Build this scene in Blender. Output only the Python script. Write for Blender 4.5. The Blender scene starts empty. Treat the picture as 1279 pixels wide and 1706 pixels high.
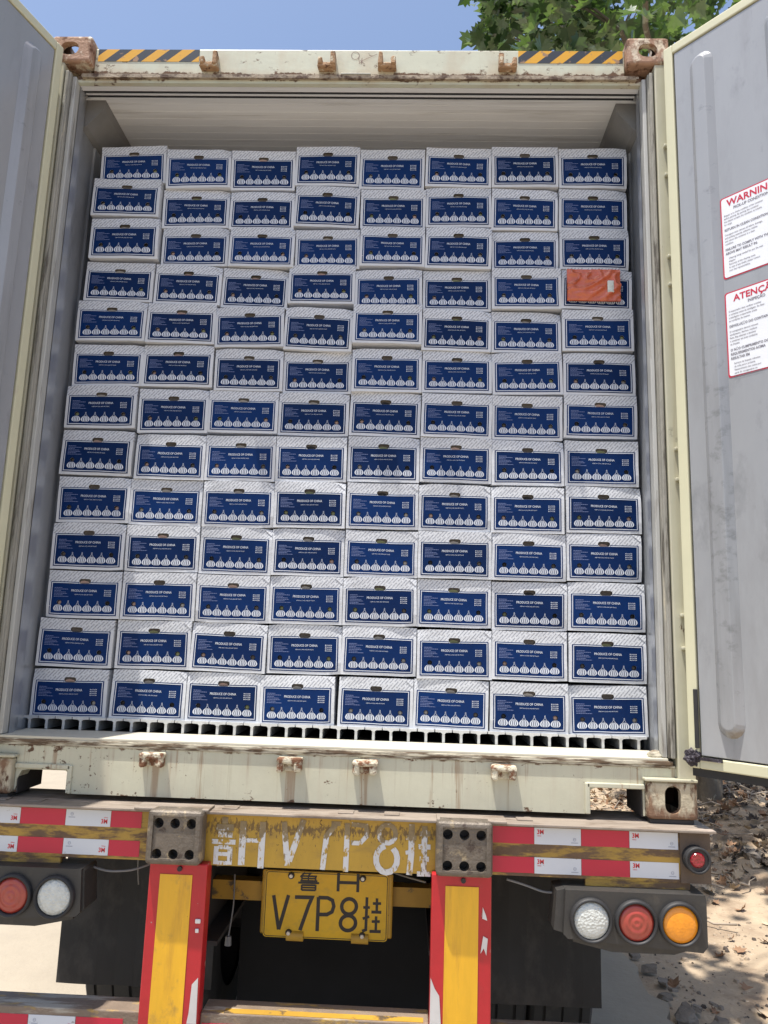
import bpy, bmesh, math, random
from math import sin, cos, pi, radians, sqrt, atan2
from mathutils import Vector, Matrix, noise
random.seed(11)
SC = bpy.context.scene
COL = SC.collection
ZC = 1.25                      # height of the container floor frame above the ground

# ------------------------------------------------------------------ camera
cam_d = bpy.data.cameras.new("camera"); cam = bpy.data.objects.new("camera", cam_d); COL.objects.link(cam)
cam_d.sensor_fit = 'HORIZONTAL'; cam_d.sensor_width = 36.0; cam_d.lens = 36.0*1281/1279
cam_d.clip_start = 0.05; cam_d.clip_end = 3000
_p, _y, _r = 0.17580, -0.03612, 0.03156
_f = Vector((sin(_y)*cos(_p), cos(_y)*cos(_p), sin(_p))); _r0 = Vector((cos(_y), -sin(_y), 0)); _u0 = _r0.cross(_f)
_rt = cos(_r)*_r0 + sin(_r)*_u0; _up = -sin(_r)*_r0 + cos(_r)*_u0
M4 = Matrix((_rt, _up, -_f)).transposed().to_4x4(); M4.translation = Vector((0.26382, -2.65577, 0.51783+ZC))
cam.matrix_world = M4
SC.camera = cam

# ------------------------------------------------------------------ light
SUN = Vector((-0.18, -0.15, 1.0)).normalized()
w = bpy.data.worlds.new("World"); SC.world = w; w.use_nodes = True
nt = w.node_tree; bg = nt.nodes['Background']; sky = nt.nodes.new('ShaderNodeTexSky')
sky.sky_type = 'NISHITA'; sky.sun_disc = False
sky.sun_elevation = math.asin(SUN.z); sky.sun_rotation = atan2(SUN.x, SUN.y)
sky.air_density = 1.0; sky.dust_density = 2.3; sky.ozone_density = 1.6; sky.altitude = 50
nt.links.new(sky.outputs[0], bg.inputs[0]); bg.inputs[1].default_value = 0.15
sl = bpy.data.lights.new("sun", 'SUN'); sl.energy = 5.0; sl.angle = radians(0.53); sl.color = (1.0, 0.95, 0.87)
so = bpy.data.objects.new("sun", sl); COL.objects.link(so); so.location = (0, 0, 12)
so.rotation_euler = SUN.to_track_quat('Z', 'Y').to_euler()
SC.view_settings.view_transform = 'Standard'; SC.view_settings.look = 'None'
SC.view_settings.exposure = 0.5; SC.view_settings.gamma = 1.0

# ------------------------------------------------------------------ mesh helpers
class MB:
    def __init__(s): s.v = []; s.f = []; s.m = []; s.sm = []
    def add(s, vs, fs, m=0, smooth=False):
        n = len(s.v); s.v += [tuple(v) for v in vs]
        for f in fs: s.f.append([i+n for i in f]); s.m.append(m); s.sm.append(smooth)
        return s
    def box(s, x0, x1, y0, y1, z0, z1, m=0):
        if x0 > x1: x0, x1 = x1, x0
        return s.add([(x0,y0,z0),(x1,y0,z0),(x1,y1,z0),(x0,y1,z0),(x0,y0,z1),(x1,y0,z1),(x1,y1,z1),(x0,y1,z1)],
              [(0,3,2,1),(4,5,6,7),(0,1,5,4),(1,2,6,5),(2,3,7,6),(3,0,4,7)], m)
    def bbox(s, x0, x1, y0, y1, z0, z1, bv=.003, m=0, seg=2):
        if x0 > x1: x0, x1 = x1, x0
        bm = bmesh.new(); bmesh.ops.create_cube(bm, size=1)
        for v in bm.verts:
            v.co = Vector(((x0+x1)/2+v.co.x*(x1-x0), (y0+y1)/2+v.co.y*(y1-y0), (z0+z1)/2+v.co.z*(z1-z0)))
        bmesh.ops.bevel(bm, geom=bm.edges[:], offset=bv, segments=seg, affect='EDGES', profile=.5)
        return s.bm(bm, m)
    def bm(s, bm, m=0, smooth=False, T=None):
        bm.verts.index_update()
        s.add([(T(v.co) if T else v.co) for v in bm.verts], [[v.index for v in f.verts] for f in bm.faces], m, smooth)
        bm.free(); return s
    def mesh(s, me, m=0, T=None, smooth=False):
        return s.add([(T(v.co) if T else v.co) for v in me.vertices], [list(p.vertices) for p in me.polygons], m, smooth)
    def cyl(s, p0, p1, r0, r1=None, n=16, m=0, caps=True, smooth=True):
        r1 = r0 if r1 is None else r1
        p0 = Vector(p0); p1 = Vector(p1); d = (p1-p0).normalized()
        a = d.orthogonal().normalized(); b = d.cross(a)
        vs = []
        for p, r in ((p0,r0),(p1,r1)):
            for i in range(n):
                t = 2*pi*i/n; vs.append(p+(a*cos(t)+b*sin(t))*r)
        s.add(vs, [(i,(i+1)%n,n+(i+1)%n,n+i) for i in range(n)], m, smooth)
        if caps:
            s.add(vs[:n], [tuple(reversed(range(n)))], m); s.add(vs[n:], [tuple(range(n))], m)
        return s
    def tube(s, pts, r, n=8, m=0, radii=None, smooth=True):
        pts = [Vector(p) for p in pts]; rings = []
        a = None
        for i, p in enumerate(pts):
            d = (pts[min(i+1,len(pts)-1)]-pts[max(i-1,0)]).normalized()
            if a is None: a = d.orthogonal().normalized()
            a = (a-d*a.dot(d)).normalized(); b = d.cross(a)
            rr = radii[i] if radii else r
            rings.append([p+(a*cos(2*pi*k/n)+b*sin(2*pi*k/n))*rr for k in range(n)])
        vs = [v for q in rings for v in q]; fs = []
        for i in range(len(pts)-1):
            for k in range(n): fs.append((i*n+k, i*n+(k+1)%n, (i+1)*n+(k+1)%n, (i+1)*n+k))
        s.add(vs, fs, m, smooth); s.add(rings[0], [tuple(reversed(range(n)))], m); s.add(rings[-1], [tuple(range(n))], m)
        return s
    def prism(s, poly, T, t0, t1, m=0):
        n = len(poly)
        vs = [T(a,b,t0) for a,b in poly]+[T(a,b,t1) for a,b in poly]
        s.add(vs, [tuple(range(n)), tuple(reversed(range(n,2*n)))]+[(i,n+i,n+(i+1)%n,(i+1)%n) for i in range(n)], m)
        return s
    def build(s, name, mats, parent=None, off=(0,0,0)):
        me = bpy.data.meshes.new(name)
        ox, oy, oz = off
        me.from_pydata([(v[0]-ox, v[1]-oy, v[2]-oz) for v in s.v], [], s.f)
        if not isinstance(mats, (list, tuple)): mats = [mats]
        for mt in mats: me.materials.append(mt)
        me.polygons.foreach_set('material_index', s.m); me.polygons.foreach_set('use_smooth', s.sm)
        me.update()
        bm = bmesh.new(); bm.from_mesh(me); bmesh.ops.recalc_face_normals(bm, faces=bm.faces[:]); bm.to_mesh(me); bm.free()
        o = bpy.data.objects.new(name, me); COL.objects.link(o)
        if parent: o.parent = parent
        return o
def thing(name, label, cat, loc=(0,0,0), group=None, rot=None):
    o = bpy.data.objects.new(name, None); o.empty_display_size = .1; COL.objects.link(o); o.location = loc
    if rot: o.rotation_euler = rot
    o['label'] = label; o['category'] = cat
    if group: o['group'] = group
    return o
def tag(o, label=None, cat=None, group=None, kind=None):
    if label: o['label'] = label
    if cat: o['category'] = cat
    if group: o['group'] = group
    if kind: o['kind'] = kind
    return o
def boolean(mbA, cutters):
    def mk(mb):
        me = bpy.data.meshes.new('t'); me.from_pydata(mb.v, [], mb.f); me.update()
        bm = bmesh.new(); bm.from_mesh(me); bmesh.ops.remove_doubles(bm, verts=bm.verts[:], dist=1e-6)
        bmesh.ops.recalc_face_normals(bm, faces=bm.faces[:]); bm.to_mesh(me); bm.free()
        o = bpy.data.objects.new('t', me); COL.objects.link(o); return o
    a = mk(mbA); cs = [mk(c) for c in cutters]
    for c in cs:
        md = a.modifiers.new('b', 'BOOLEAN'); md.object = c; md.operation = 'DIFFERENCE'; md.solver = 'EXACT'
    dg = bpy.context.evaluated_depsgraph_get(); dg.update()
    me = bpy.data.meshes.new_from_object(a.evaluated_get(dg))
    r = MB().mesh(me)
    for o in [a]+cs: bpy.data.objects.remove(o)
    return r
def stadium(cx, cz, w, h, n=8):
    """rounded slot outline, width w, height h"""
    r = min(w,h)/2; pts = []
    if h >= w:
        for i in range(n+1): t = pi*i/n; pts.append((cx+r*cos(t), cz+h/2-r+r*sin(t)))
        for i in range(n+1): t = pi+pi*i/n; pts.append((cx+r*cos(t), cz-h/2+r+r*sin(t)))
    else:
        for i in range(n+1): t = -pi/2+pi*i/n; pts.append((cx+w/2-r+r*cos(t), cz+r*sin(t)))
        for i in range(n+1): t = pi/2+pi*i/n; pts.append((cx-w/2+r+r*cos(t), cz+r*sin(t)))
    return pts
def text_mesh(body, size, T, mb, m=0, align='CENTER', bold=0.0, sx=1.0):
    cu = bpy.data.curves.new('t', 'FONT'); cu.body = body; cu.size = size; cu.align_x = align; cu.offset = bold
    cu.resolution_u = 2
    o = bpy.data.objects.new('t', cu); COL.objects.link(o)
    dg = bpy.context.evaluated_depsgraph_get(); dg.update()
    me = bpy.data.meshes.new_from_object(o.evaluated_get(dg))
    mb.mesh(me, m, lambda c: T(c.x*sx, c.y))
    bpy.data.objects.remove(o); bpy.data.curves.remove(cu)
_SC = [0]
def stroke(mb, pts, w, T0, m=0, closed=False):
    _SC[0] = (_SC[0]+1) % 7; dq = -.00006*_SC[0]
    def T(a, c):
        q = T0(a, c); return (q[0], q[1]+dq, q[2])
    _stroke(mb, pts, w, T, m, closed)
def _stroke(mb, pts, w, T, m=0, closed=False):
    """flat stroke along 2d points, butt joints mitred"""
    n = len(pts); L = []; Rr = []
    for i, p in enumerate(pts):
        if closed: a = pts[i-1]; b = pts[(i+1)%n]
        else: a = pts[max(i-1,0)]; b = pts[min(i+1,n-1)]
        def nrm(u, v):
            dx, dy = v[0]-u[0], v[1]-u[1]; l = sqrt(dx*dx+dy*dy) or 1; return (-dy/l, dx/l)
        n1 = nrm(a, p) if a != p else nrm(p, b); n2 = nrm(p, b) if b != p else n1
        mx, my = n1[0]+n2[0], n1[1]+n2[1]; l = sqrt(mx*mx+my*my) or 1; mx /= l; my /= l
        k = 1/max(.45, mx*n1[0]+my*n1[1])
        L.append((p[0]+mx*w/2*k, p[1]+my*w/2*k)); Rr.append((p[0]-mx*w/2*k, p[1]-my*w/2*k))
    vs = [T(*q) for q in L]+[T(*q) for q in Rr]
    fs = [(i, (i+1)%n, n+(i+1)%n, n+i) for i in range(n if closed else n-1)]
    mb.add(vs, fs, m)
def arc(cx, cy, rx, ry, a0, a1, n=14):
    return [(cx+rx*cos(radians(a0+(a1-a0)*i/n)), cy+ry*sin(radians(a0+(a1-a0)*i/n))) for i in range(n+1)]

# ------------------------------------------------------------------ materials
def N(nt, t, **kw):
    n = nt.nodes.new(t)
    for k, v in kw.items(): setattr(n, k, v)
    return n
def mat(name, col, rough=.5, metal=0., var=.12, vscale=(4,4,4), layers=(), bump=0., bscale=60., coat=0., spec=.5, trans=None, random_obj=0.):
    m = bpy.data.materials.new(name); m.use_nodes = True; t = m.node_tree; L = t.links
    b = t.nodes['Principled BSDF']; b.inputs['Roughness'].default_value = rough; b.inputs['Metallic'].default_value = metal
    b.inputs['Specular IOR Level'].default_value = spec
    if coat: b.inputs['Coat Weight'].default_value = coat; b.inputs['Coat Roughness'].default_value = .15
    tc = N(t, 'ShaderNodeTexCoord')
    def nz(scale, detail=6, off=0., dist=0.):
        mp = N(t, 'ShaderNodeMapping'); mp.inputs['Scale'].default_value = scale; mp.inputs['Location'].default_value = (off, off*.7, off*1.3)
        L.new(tc.outputs['Object'], mp.inputs['Vector'])
        n = N(t, 'ShaderNodeTexNoise'); n.inputs['Scale'].default_value = 1; n.inputs['Detail'].default_value = detail
        n.inputs['Roughness'].default_value = .65; n.inputs['Distortion'].default_value = dist
        L.new(mp.outputs[0], n.inputs['Vector']); return n.outputs['Fac']
    def mix(fac, a, c2):
        x = N(t, 'ShaderNodeMix', data_type='RGBA')
        if isinstance(fac, float): x.inputs[0].default_value = fac
        else: L.new(fac, x.inputs[0])
        if isinstance(a, tuple): x.inputs[6].default_value = a+(1,)
        else: L.new(a, x.inputs[6])
        if isinstance(c2, tuple): x.inputs[7].default_value = c2+(1,)
        else: L.new(c2, x.inputs[7])
        return x.outputs[2]
    dark = tuple(c*(1-var) for c in col); lite = tuple(min(1, c*(1+var)) for c in col)
    mr = N(t, 'ShaderNodeMapRange'); mr.inputs[1].default_value = .3; mr.inputs[2].default_value = .7
    L.new(nz(vscale), mr.inputs[0])
    cur = mix(mr.outputs[0], dark, lite); rcur = None
    for i, l in enumerate(layers):
        mr = N(t, 'ShaderNodeMapRange'); mr.inputs[1].default_value = l['lo']; mr.inputs[2].default_value = l['hi']; mr.clamp = True
        src = nz(l.get('scale', (6,6,6)), l.get('detail', 8), off=3.7*i+1.3, dist=l.get('dist', 0.))
        bias = None
        for ax, key in ((0,'x'),(1,'y'),(2,'z')):
            if key in l:      # piecewise bias added to the noise before the threshold: (at, width, amount)
                for (at, wd, am) in l[key]:
                    sx = N(t, 'ShaderNodeSeparateXYZ'); L.new(tc.outputs['Object'], sx.inputs[0])
                    d = N(t, 'ShaderNodeMath', operation='SUBTRACT'); L.new(sx.outputs[ax], d.inputs[0]); d.inputs[1].default_value = at
                    ab = N(t, 'ShaderNodeMath', operation='ABSOLUTE'); L.new(d.outputs[0], ab.inputs[0])
                    m2 = N(t, 'ShaderNodeMapRange'); m2.inputs[1].default_value = 0; m2.inputs[2].default_value = wd; m2.inputs[3].default_value = am; m2.inputs[4].default_value = 0
                    L.new(ab.outputs[0], m2.inputs[0])
                    ad = N(t, 'ShaderNodeMath', operation='ADD'); L.new(src, ad.inputs[0]); L.new(m2.outputs[0], ad.inputs[1]); src = ad.outputs[0]
        L.new(src, mr.inputs[0])
        f = mr.outputs[0]
        if 'amt' in l:
            q = N(t, 'ShaderNodeMath', operation='MULTIPLY'); L.new(f, q.inputs[0]); q.inputs[1].default_value = l['amt']; f = q.outputs[0]
        c2 = l['col']
        if 'col2' in l: c2 = mix(nz((40,40,40), 4, off=9.1), l['col'], l['col2'])
        cur = mix(f, cur, c2)
        if 'rough' in l:
            q = N(t, 'ShaderNodeMix', data_type='FLOAT'); L.new(f, q.inputs[0]); q.inputs[3].default_value = l['rough']
            if rcur is None: q.inputs[2].default_value = rough
            else: L.new(rcur, q.inputs[2])
            rcur = q.outputs[0]
    if random_obj:
        oi = N(t, 'ShaderNodeObjectInfo'); h = N(t, 'ShaderNodeHueSaturation')
        m3 = N(t, 'ShaderNodeMapRange'); m3.inputs[3].default_value = 1-random_obj; m3.inputs[4].default_value = 1+random_obj*.4
        L.new(oi.outputs['Random'], m3.inputs[0]); L.new(m3.outputs[0], h.inputs['Value']); L.new(cur, h.inputs['Color']); cur = h.outputs[0]
    L.new(cur, b.inputs['Base Color'])
    if rcur is not None: L.new(rcur, b.inputs['Roughness'])
    if bump:
        bp = N(t, 'ShaderNodeBump'); bp.inputs['Strength'].default_value = bump; bp.inputs['Distance'].default_value = .01
        L.new(nz((bscale,)*3 if isinstance(bscale, (int, float)) else bscale, 5, off=5.), bp.inputs['Height']); L.new(bp.outputs[0], b.inputs['Normal'])
    if trans:
        tr = N(t, 'ShaderNodeBsdfTranslucent'); L.new(cur, tr.inputs[0]) if trans is True else tr.inputs[0].__setattr__('default_value', trans+(1,))
        mx = N(t, 'ShaderNodeMixShader'); mx.inputs[0].default_value = .28
        L.new(b.outputs[0], mx.inputs[1]); L.new(tr.outputs[0], mx.inputs[2]); L.new(mx.outputs[0], t.nodes['Material Output'].inputs[0])
    return m

RUST = (.16,.065,.028); RUST2 = (.30,.15,.08); GRIME = (.09,.075,.055); CREAM = (.50,.485,.37)
cream = mat('cream_paint', CREAM, .42, var=.06, bump=.12, bscale=9, layers=[
    dict(col=(.36,.30,.20), scale=(26,26,1.6), lo=.52, hi=.72, amt=.6), dict(col=RUST, col2=GRIME, scale=(34,34,12), lo=.67, hi=.70, rough=.9),
    dict(col=GRIME, scale=(9,9,9), lo=.66, hi=.72, amt=.6)])
cream_hdr = mat('header_cream_paint', (.56,.57,.45), .42, var=.06, bump=.15, bscale=8, layers=[
    dict(col=(.47,.38,.26), scale=(9,9,3), lo=.50, hi=.75, amt=.6, z=[(2.755,.03,.25)], x=[(1.04,.22,.14),(-1.04,.22,.14)]),
    dict(col=RUST, col2=GRIME, scale=(24,24,30), lo=.60, hi=.68, z=[(2.75,.022,.27),(2.87,.007,.06)], x=[(1.05,.08,.08),(-1.05,.1,.1)], rough=.9)])
cream_low = mat('sill_cream_paint', (.54,.53,.41), .45, var=.08, bump=.15, bscale=8, layers=[
    dict(col=(.16,.10,.06), col2=GRIME, scale=(55,55,55), lo=.68, hi=.71, x=[(-.80,.45,.07),(1.0,.2,.05)]),
    dict(col=(.30,.19,.11), scale=(40,40,.9), lo=.60, hi=.68, amt=.7, z=[(.13,.06,.05)], x=[(-.585,.05,.09),(-.121,.05,.09),(.131,.05,.09),(.590,.05,.05),(1.02,.05,.08)]),
    dict(col=(.17,.11,.07), scale=(22,30,44), lo=.665, hi=.72, z=[(.155,.012,.16)], rough=.9),
    dict(col=(.48,.43,.33), scale=(20,20,2.0), lo=.5, hi=.72, amt=.55),
    dict(col=(.30,.25,.16), scale=(30,30,1.2), lo=.58, hi=.72, amt=.55),
    dict(col=RUST, col2=GRIME, scale=(16,16,22), lo=.655, hi=.69, z=[(.0,.022,.10),(.165,.02,.06)], x=[(-1.0,.35,.05)], rough=.9)])
lip = mat('dirty_lip_paint', (.60,.56,.44), .5, var=.12, bump=.2, bscale=20, layers=[
    dict(col=(.20,.13,.08), col2=(.09,.07,.05), scale=(9,40,70), lo=.43, hi=.56, rough=.9)])
sillm = mat('sill_plate_paint', (.58,.55,.45), .5, var=.05, vscale=(3,20,3), bump=.1, bscale=14, layers=[
    dict(col=(.46,.40,.30), scale=(5,60,5), lo=.58, hi=.72, amt=.5)])
cast = mat('casting_rust_paint', (.50,.44,.32), .65, var=.15, vscale=(9,9,9), bump=.6, bscale=30, layers=[
    dict(col=(.27,.165,.10), col2=(.17,.095,.06), scale=(16,16,6), lo=.50, hi=.62, z=[(.0,.05,.12)], rough=.9),
    dict(col=(.10,.045,.025), scale=(26,26,12), lo=.56, hi=.64, rough=.95)])
cast_up = mat('upper_casting_rust', (.34,.20,.13), .75, var=.2, vscale=(9,9,9), bump=.7, bscale=30, layers=[
    dict(col=(.62,.53,.40), scale=(12,12,9), lo=.53, hi=.6, rough=.6),
    dict(col=(.12,.055,.03), scale=(22,22,16), lo=.52, hi=.62, rough=.95)])
castin = mat('casting_inside_shaded_rust', (.045,.022,.014), .95, var=.3)  # rusty inside, colour darkened further so the holes read as shaded
lugm = mat('lug_rust_paint', (.60,.56,.43), .6, var=.15, bump=.8, bscale=45, layers=[
    dict(col=(.27,.13,.07), col2=(.12,.055,.03), scale=(34,34,34), lo=.44, hi=.55, rough=.95)])
lugup = mat('upper_lug_rust', (.36,.22,.12), .85, var=.25, bump=.9, bscale=45, layers=[
    dict(col=(.60,.54,.40), scale=(30,30,30), lo=.55, hi=.63), dict(col=(.11,.05,.03), scale=(44,44,44), lo=.54, hi=.64, rough=.95)])
gasket = mat('dirty_seal_rubber', (.31,.30,.26), .8, var=.2, vscale=(30,30,3), bump=.5, bscale=(60,60,14), layers=[
    dict(col=(.09,.08,.065), scale=(40,40,4), lo=.55, hi=.66), dict(col=(.55,.5,.38), scale=(20,20,3), lo=.62, hi=.7)])
liner = mat('aluminium_wall_liner', (.42,.44,.47), .30, metal=.5, var=.14, vscale=(8,2,1.2), bump=.05, bscale=20, layers=[
    dict(col=(.22,.22,.24), scale=(14,5,3), lo=.56, hi=.74, amt=.6), dict(col=(.16,.15,.15), scale=(60,20,4), lo=.66, hi=.72, amt=.5)])
ceilm = mat('ceiling_liner', (.74,.75,.76), .5, var=.07, vscale=(.7,14,1), layers=[
    dict(col=(.33,.31,.28), scale=(1.2,30,1), lo=.55, hi=.7, amt=.5)])
cove = mat('dark_cove_metal', (.20,.20,.20), .6, var=.2)
alu = mat('extruded_aluminium', (.62,.63,.64), .38, metal=.55, var=.12, vscale=(20,20,20), layers=[
    dict(col=(.25,.24,.23), scale=(40,40,40), lo=.6, hi=.68, amt=.6)])
doorlin = mat('door_liner_panel', (.33,.34,.355), .27, metal=.0, spec=.9, var=.08, vscale=(3,3,1), bump=.04, bscale=6, layers=[
    dict(col=(.19,.185,.18), scale=(6,6,1.6), lo=.55, hi=.80, amt=.5, z=[(.4,1.1,.08)]),  # dirt thickened towards the bottom, painting in the fading sky reflection
    dict(col=(.10,.10,.10), scale=(9,9,5), lo=.60, hi=.78, amt=.4, z=[(1.0,.45,.10)]), dict(col=(.08,.08,.085), scale=(60,60,3), lo=.69, hi=.74, amt=.5)])
ribm = mat('door_rib_panel', (.33,.34,.355), .27, metal=.0, spec=.9, var=.08, vscale=(3,3,1), bump=.04, bscale=6, layers=[
    dict(col=(.17,.17,.17), scale=(9,9,1.2), lo=.50, hi=.78, amt=.6, z=[(.6,1.0,.08)]),
    dict(col=(.10,.10,.10), scale=(16,16,22), lo=.60, hi=.78, amt=.6, z=[(.85,.9,.10)]),
    dict(col=(.20,.15,.10), scale=(12,12,12), lo=.68, hi=.80, z=[(.28,.06,.25)], amt=.7)])
dooredge = mat('door_edge_paint', (.62,.60,.42), .4, var=.04, layers=[dict(col=(.5,.45,.34), scale=(20,20,6), lo=.62, hi=.7, amt=.5)])
blackrub = mat('black_rubber', (.025,.025,.027), .6, var=.3)
stainb = mat('purple_black_tape', (.035,.028,.04), .4, var=.5, bump=1., bscale=60, layers=[dict(col=(.2,.17,.22), scale=(60,60,60), lo=.6, hi=.66)])
white = mat('sticker_white', (.80,.82,.86), .3, var=.02)
redink = mat('sticker_red', (.55,.03,.06), .35, var=.05)
greyink = mat('sticker_print', (.20,.19,.22), .4, var=.05)
yel = mat('trailer_yellow_paint', (.50,.30,.035), .5, var=.14, vscale=(12,12,5), bump=.25, bscale=24, layers=[
    dict(col=(.27,.18,.06), scale=(9,9,26), lo=.53, hi=.68, amt=.55),
    dict(col=(.075,.045,.028), scale=(24,24,24), lo=.60, hi=.65, rough=.9)])
yelrust = mat('rusty_yellow_band', (.42,.26,.05), .6, var=.2, bump=.4, bscale=30, layers=[
    dict(col=(.11,.07,.045), col2=(.19,.12,.07), scale=(7,14,30), lo=.44, hi=.54, rough=.9)])
yelc = mat('stencilled_yellow_panel', (.47,.285,.035), .5, var=.1, vscale=(12,12,5), bump=.25, bscale=24, layers=[
    dict(col=(.30,.19,.05), scale=(12,12,30), lo=.52, hi=.7, amt=.5),
    dict(col=(.12,.075,.045), col2=(.15,.10,.055), scale=(120,120,50), lo=.62, hi=.70, amt=.8, z=[(1.25-.066,.036,.22)], rough=.9),
    dict(col=(.07,.04,.03), scale=(24,24,24), lo=.66, hi=.69, rough=.9)])
stencil = mat('worn_white_stencil', (.66,.66,.66), .6, var=.1, layers=[
    dict(col=(.47,.285,.035), scale=(50,50,26), lo=.55, hi=.61),
    dict(col=(.13,.09,.05), col2=(.40,.30,.15), scale=(70,70,34), lo=.56, hi=.62, z=[(1.25-.052,.052,.27)])])
barm = mat('rusty_guard_bar', (.20,.15,.11), .65, var=.25, bump=.5, bscale=24, layers=[dict(col=(.42,.27,.07), scale=(7,20,20), lo=.56, hi=.64), dict(col=(.42,.38,.31), scale=(4,30,30), lo=.58, hi=.66, x=[(-.9,.4,.06)])])
deckm = mat('worn_deck_steel', (.27,.225,.185), .6, var=.2, vscale=(4,30,4), bump=.3, bscale=20, layers=[
    dict(col=(.16,.12,.09), scale=(8,30,8), lo=.5, hi=.66), dict(col=(.46,.38,.32), scale=(4,20,20), lo=.6, hi=.7)])
blockm = mat('bump_block_steel', (.15,.125,.10), .5, metal=.25, var=.25, vscale=(16,16,16), bump=.6, bscale=34, layers=[
    dict(col=(.34,.27,.17), scale=(18,18,18), lo=.56, hi=.66), dict(col=(.07,.05,.04), scale=(26,26,26), lo=.58, hi=.66)])
redp = mat('red_reflective', (.46,.014,.022), .4, var=.10, vscale=(9,9,9), coat=.12, bump=.15, bscale=18, layers=[
    dict(col=(.16,.05,.04), scale=(12,12,5), lo=.58, hi=.74, amt=.45), dict(col=(.33,.28,.25), scale=(30,30,22), lo=.665, hi=.685, rough=.8), dict(col=(.10,.03,.03), scale=(50,50,50), lo=.68, hi=.70)])
redtape = mat('red_marker_tape', (.52,.012,.045), .35, var=.06, coat=.12, layers=[dict(col=(.30,.04,.05), scale=(60,60,9), lo=.70, hi=.73)])
whtape = mat('white_marker_tape', (.62,.65,.70), .3, var=.03, coat=.35, layers=[
    dict(col=(.30,.28,.27), scale=(26,26,50), lo=.67, hi=.70, rough=.8)])
ywref = mat('yellow_reflective', (.78,.42,.015), .35, var=.08, vscale=(30,30,5), coat=.3, bump=.1, bscale=14, layers=[
    dict(col=(.50,.24,.02), scale=(26,26,3), lo=.52, hi=.7, amt=.7), dict(col=(.30,.17,.05), scale=(12,12,9), lo=.60, hi=.72, amt=.6), dict(col=(.2,.12,.04), scale=(60,60,60), lo=.72, hi=.74)])
silver = mat('peeled_foil', (.62,.62,.64), .35, metal=.4, var=.15)
ink3m = mat('tape_logo_red', (.60,.02,.03), .4, var=.02)
greymark = mat('tape_mark_grey', (.33,.35,.42), .4, var=.02)
platey = mat('plate_yellow', (.70,.42,.010), .4, var=.08, vscale=(14,14,14), layers=[
    dict(col=(.45,.28,.04), scale=(20,20,30), lo=.54, hi=.7, amt=.5), dict(col=(.12,.08,.03), scale=(50,50,50), lo=.72, hi=.74)])
ink = mat('black_ink', (.022,.018,.02), .5, var=.2)
boltm = mat('bolt_steel', (.55,.53,.50), .4, metal=.6, var=.2)
blackpl = mat('black_plastic', (.040,.038,.036), .5, var=.2, vscale=(9,9,9), bump=.1, bscale=40, layers=[
    dict(col=(.11,.095,.075), scale=(14,14,14), lo=.56, hi=.74, amt=.5)])
shadem = mat('underbody_shade_black', (.010,.010,.011), .9, var=.3)  # near-black colour standing in for the deep shade under the trailer
flapm = mat('dusty_rubber_flap', (.026,.025,.024), .8, var=.2, vscale=(6,6,3), layers=[dict(col=(.10,.09,.08), scale=(8,8,5), lo=.5, hi=.75, amt=.5)])
tyrem = mat('tyre_rubber', (.035,.034,.033), .85, var=.2, layers=[dict(col=(.10,.09,.075), scale=(12,12,12), lo=.55, hi=.7, amt=.5)])
steel = mat('chassis_dark_steel', (.045,.04,.038), .7, var=.3)
darkyel = mat('chassis_yellow', (.42,.24,.03), .55, var=.2, layers=[dict(col=(.10,.07,.04), scale=(12,12,12), lo=.56, hi=.62)])
wirem = mat('grey_cable', (.20,.20,.20), .5, var=.1)
def lens(name, col, mode):
    m = mat(name, col, .22, var=.10, vscale=(60,60,60), coat=.6)
    t = m.node_tree; b = t.nodes['Principled BSDF']; tc = N(t, 'ShaderNodeTexCoord')
    bp = N(t, 'ShaderNodeBump'); bp.inputs['Strength'].default_value = .7; bp.inputs['Distance'].default_value = .004
    if mode == 'ring':
        wv = N(t, 'ShaderNodeTexWave', wave_type='RINGS', rings_direction='Y'); wv.inputs['Scale'].default_value = 17; wv.inputs['Distortion'].default_value = 0
        t.links.new(tc.outputs['Object'], wv.inputs['Vector']); h = wv.outputs['Fac']
    else:
        vo = N(t, 'ShaderNodeTexVoronoi'); vo.inputs['Scale'].default_value = 120
        t.links.new(tc.outputs['Object'], vo.inputs['Vector']); h = vo.outputs['Distance']
    t.links.new(h, bp.inputs['Height']); t.links.new(bp.outputs[0], b.inputs['Normal'])
    return m
lens_w = lens('clear_lens', (.58,.60,.57), 'cell'); lens_r = lens('red_lens', (.36,.045,.03), 'ring'); lens_m = lens('crimson_lens', (.27,.012,.02), 'cell'); lens_a = lens('amber_lens', (.85,.30,.01), 'cell')
lens_a.node_tree.nodes['Bump'].inputs['Strength'].default_value = .15
concrete = mat('concrete_ground', (.33,.285,.22), .85, var=.12, vscale=(1.2,1.2,1.2), bump=.5, bscale=26, layers=[
    dict(col=(.30,.26,.21), scale=(2.2,2.2,2), lo=.54, hi=.72, amt=.6), dict(col=(.2,.17,.13), scale=(16,16,16), lo=.66, hi=.72, amt=.7)])
dirt = mat('dry_dirt', (.41,.32,.225), .95, var=.16, vscale=(1.7,1.7,1.7), bump=1., bscale=34, layers=[
    dict(col=(.24,.17,.115), scale=(3,3,3), lo=.52, hi=.66, amt=.7), dict(col=(.55,.47,.38), scale=(22,22,22), lo=.62, hi=.68, amt=.7),
    dict(col=(.13,.095,.065), scale=(34,34,34), lo=.63, hi=.68, amt=.8)])
rubble = mat('broken_concrete', (.22,.185,.15), .95, var=.2, vscale=(9,9,9), bump=1., bscale=30)
bark = mat('tree_bark', (.13,.11,.085), .95, var=.3, vscale=(8,8,3), bump=1., bscale=24, layers=[dict(col=(.26,.25,.20), scale=(6,6,5), lo=.56, hi=.62)])
leafA = mat('leaf_green', (.13,.18,.10), .25, var=.4, vscale=(3,3,3), trans=(.13,.24,.03))
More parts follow.
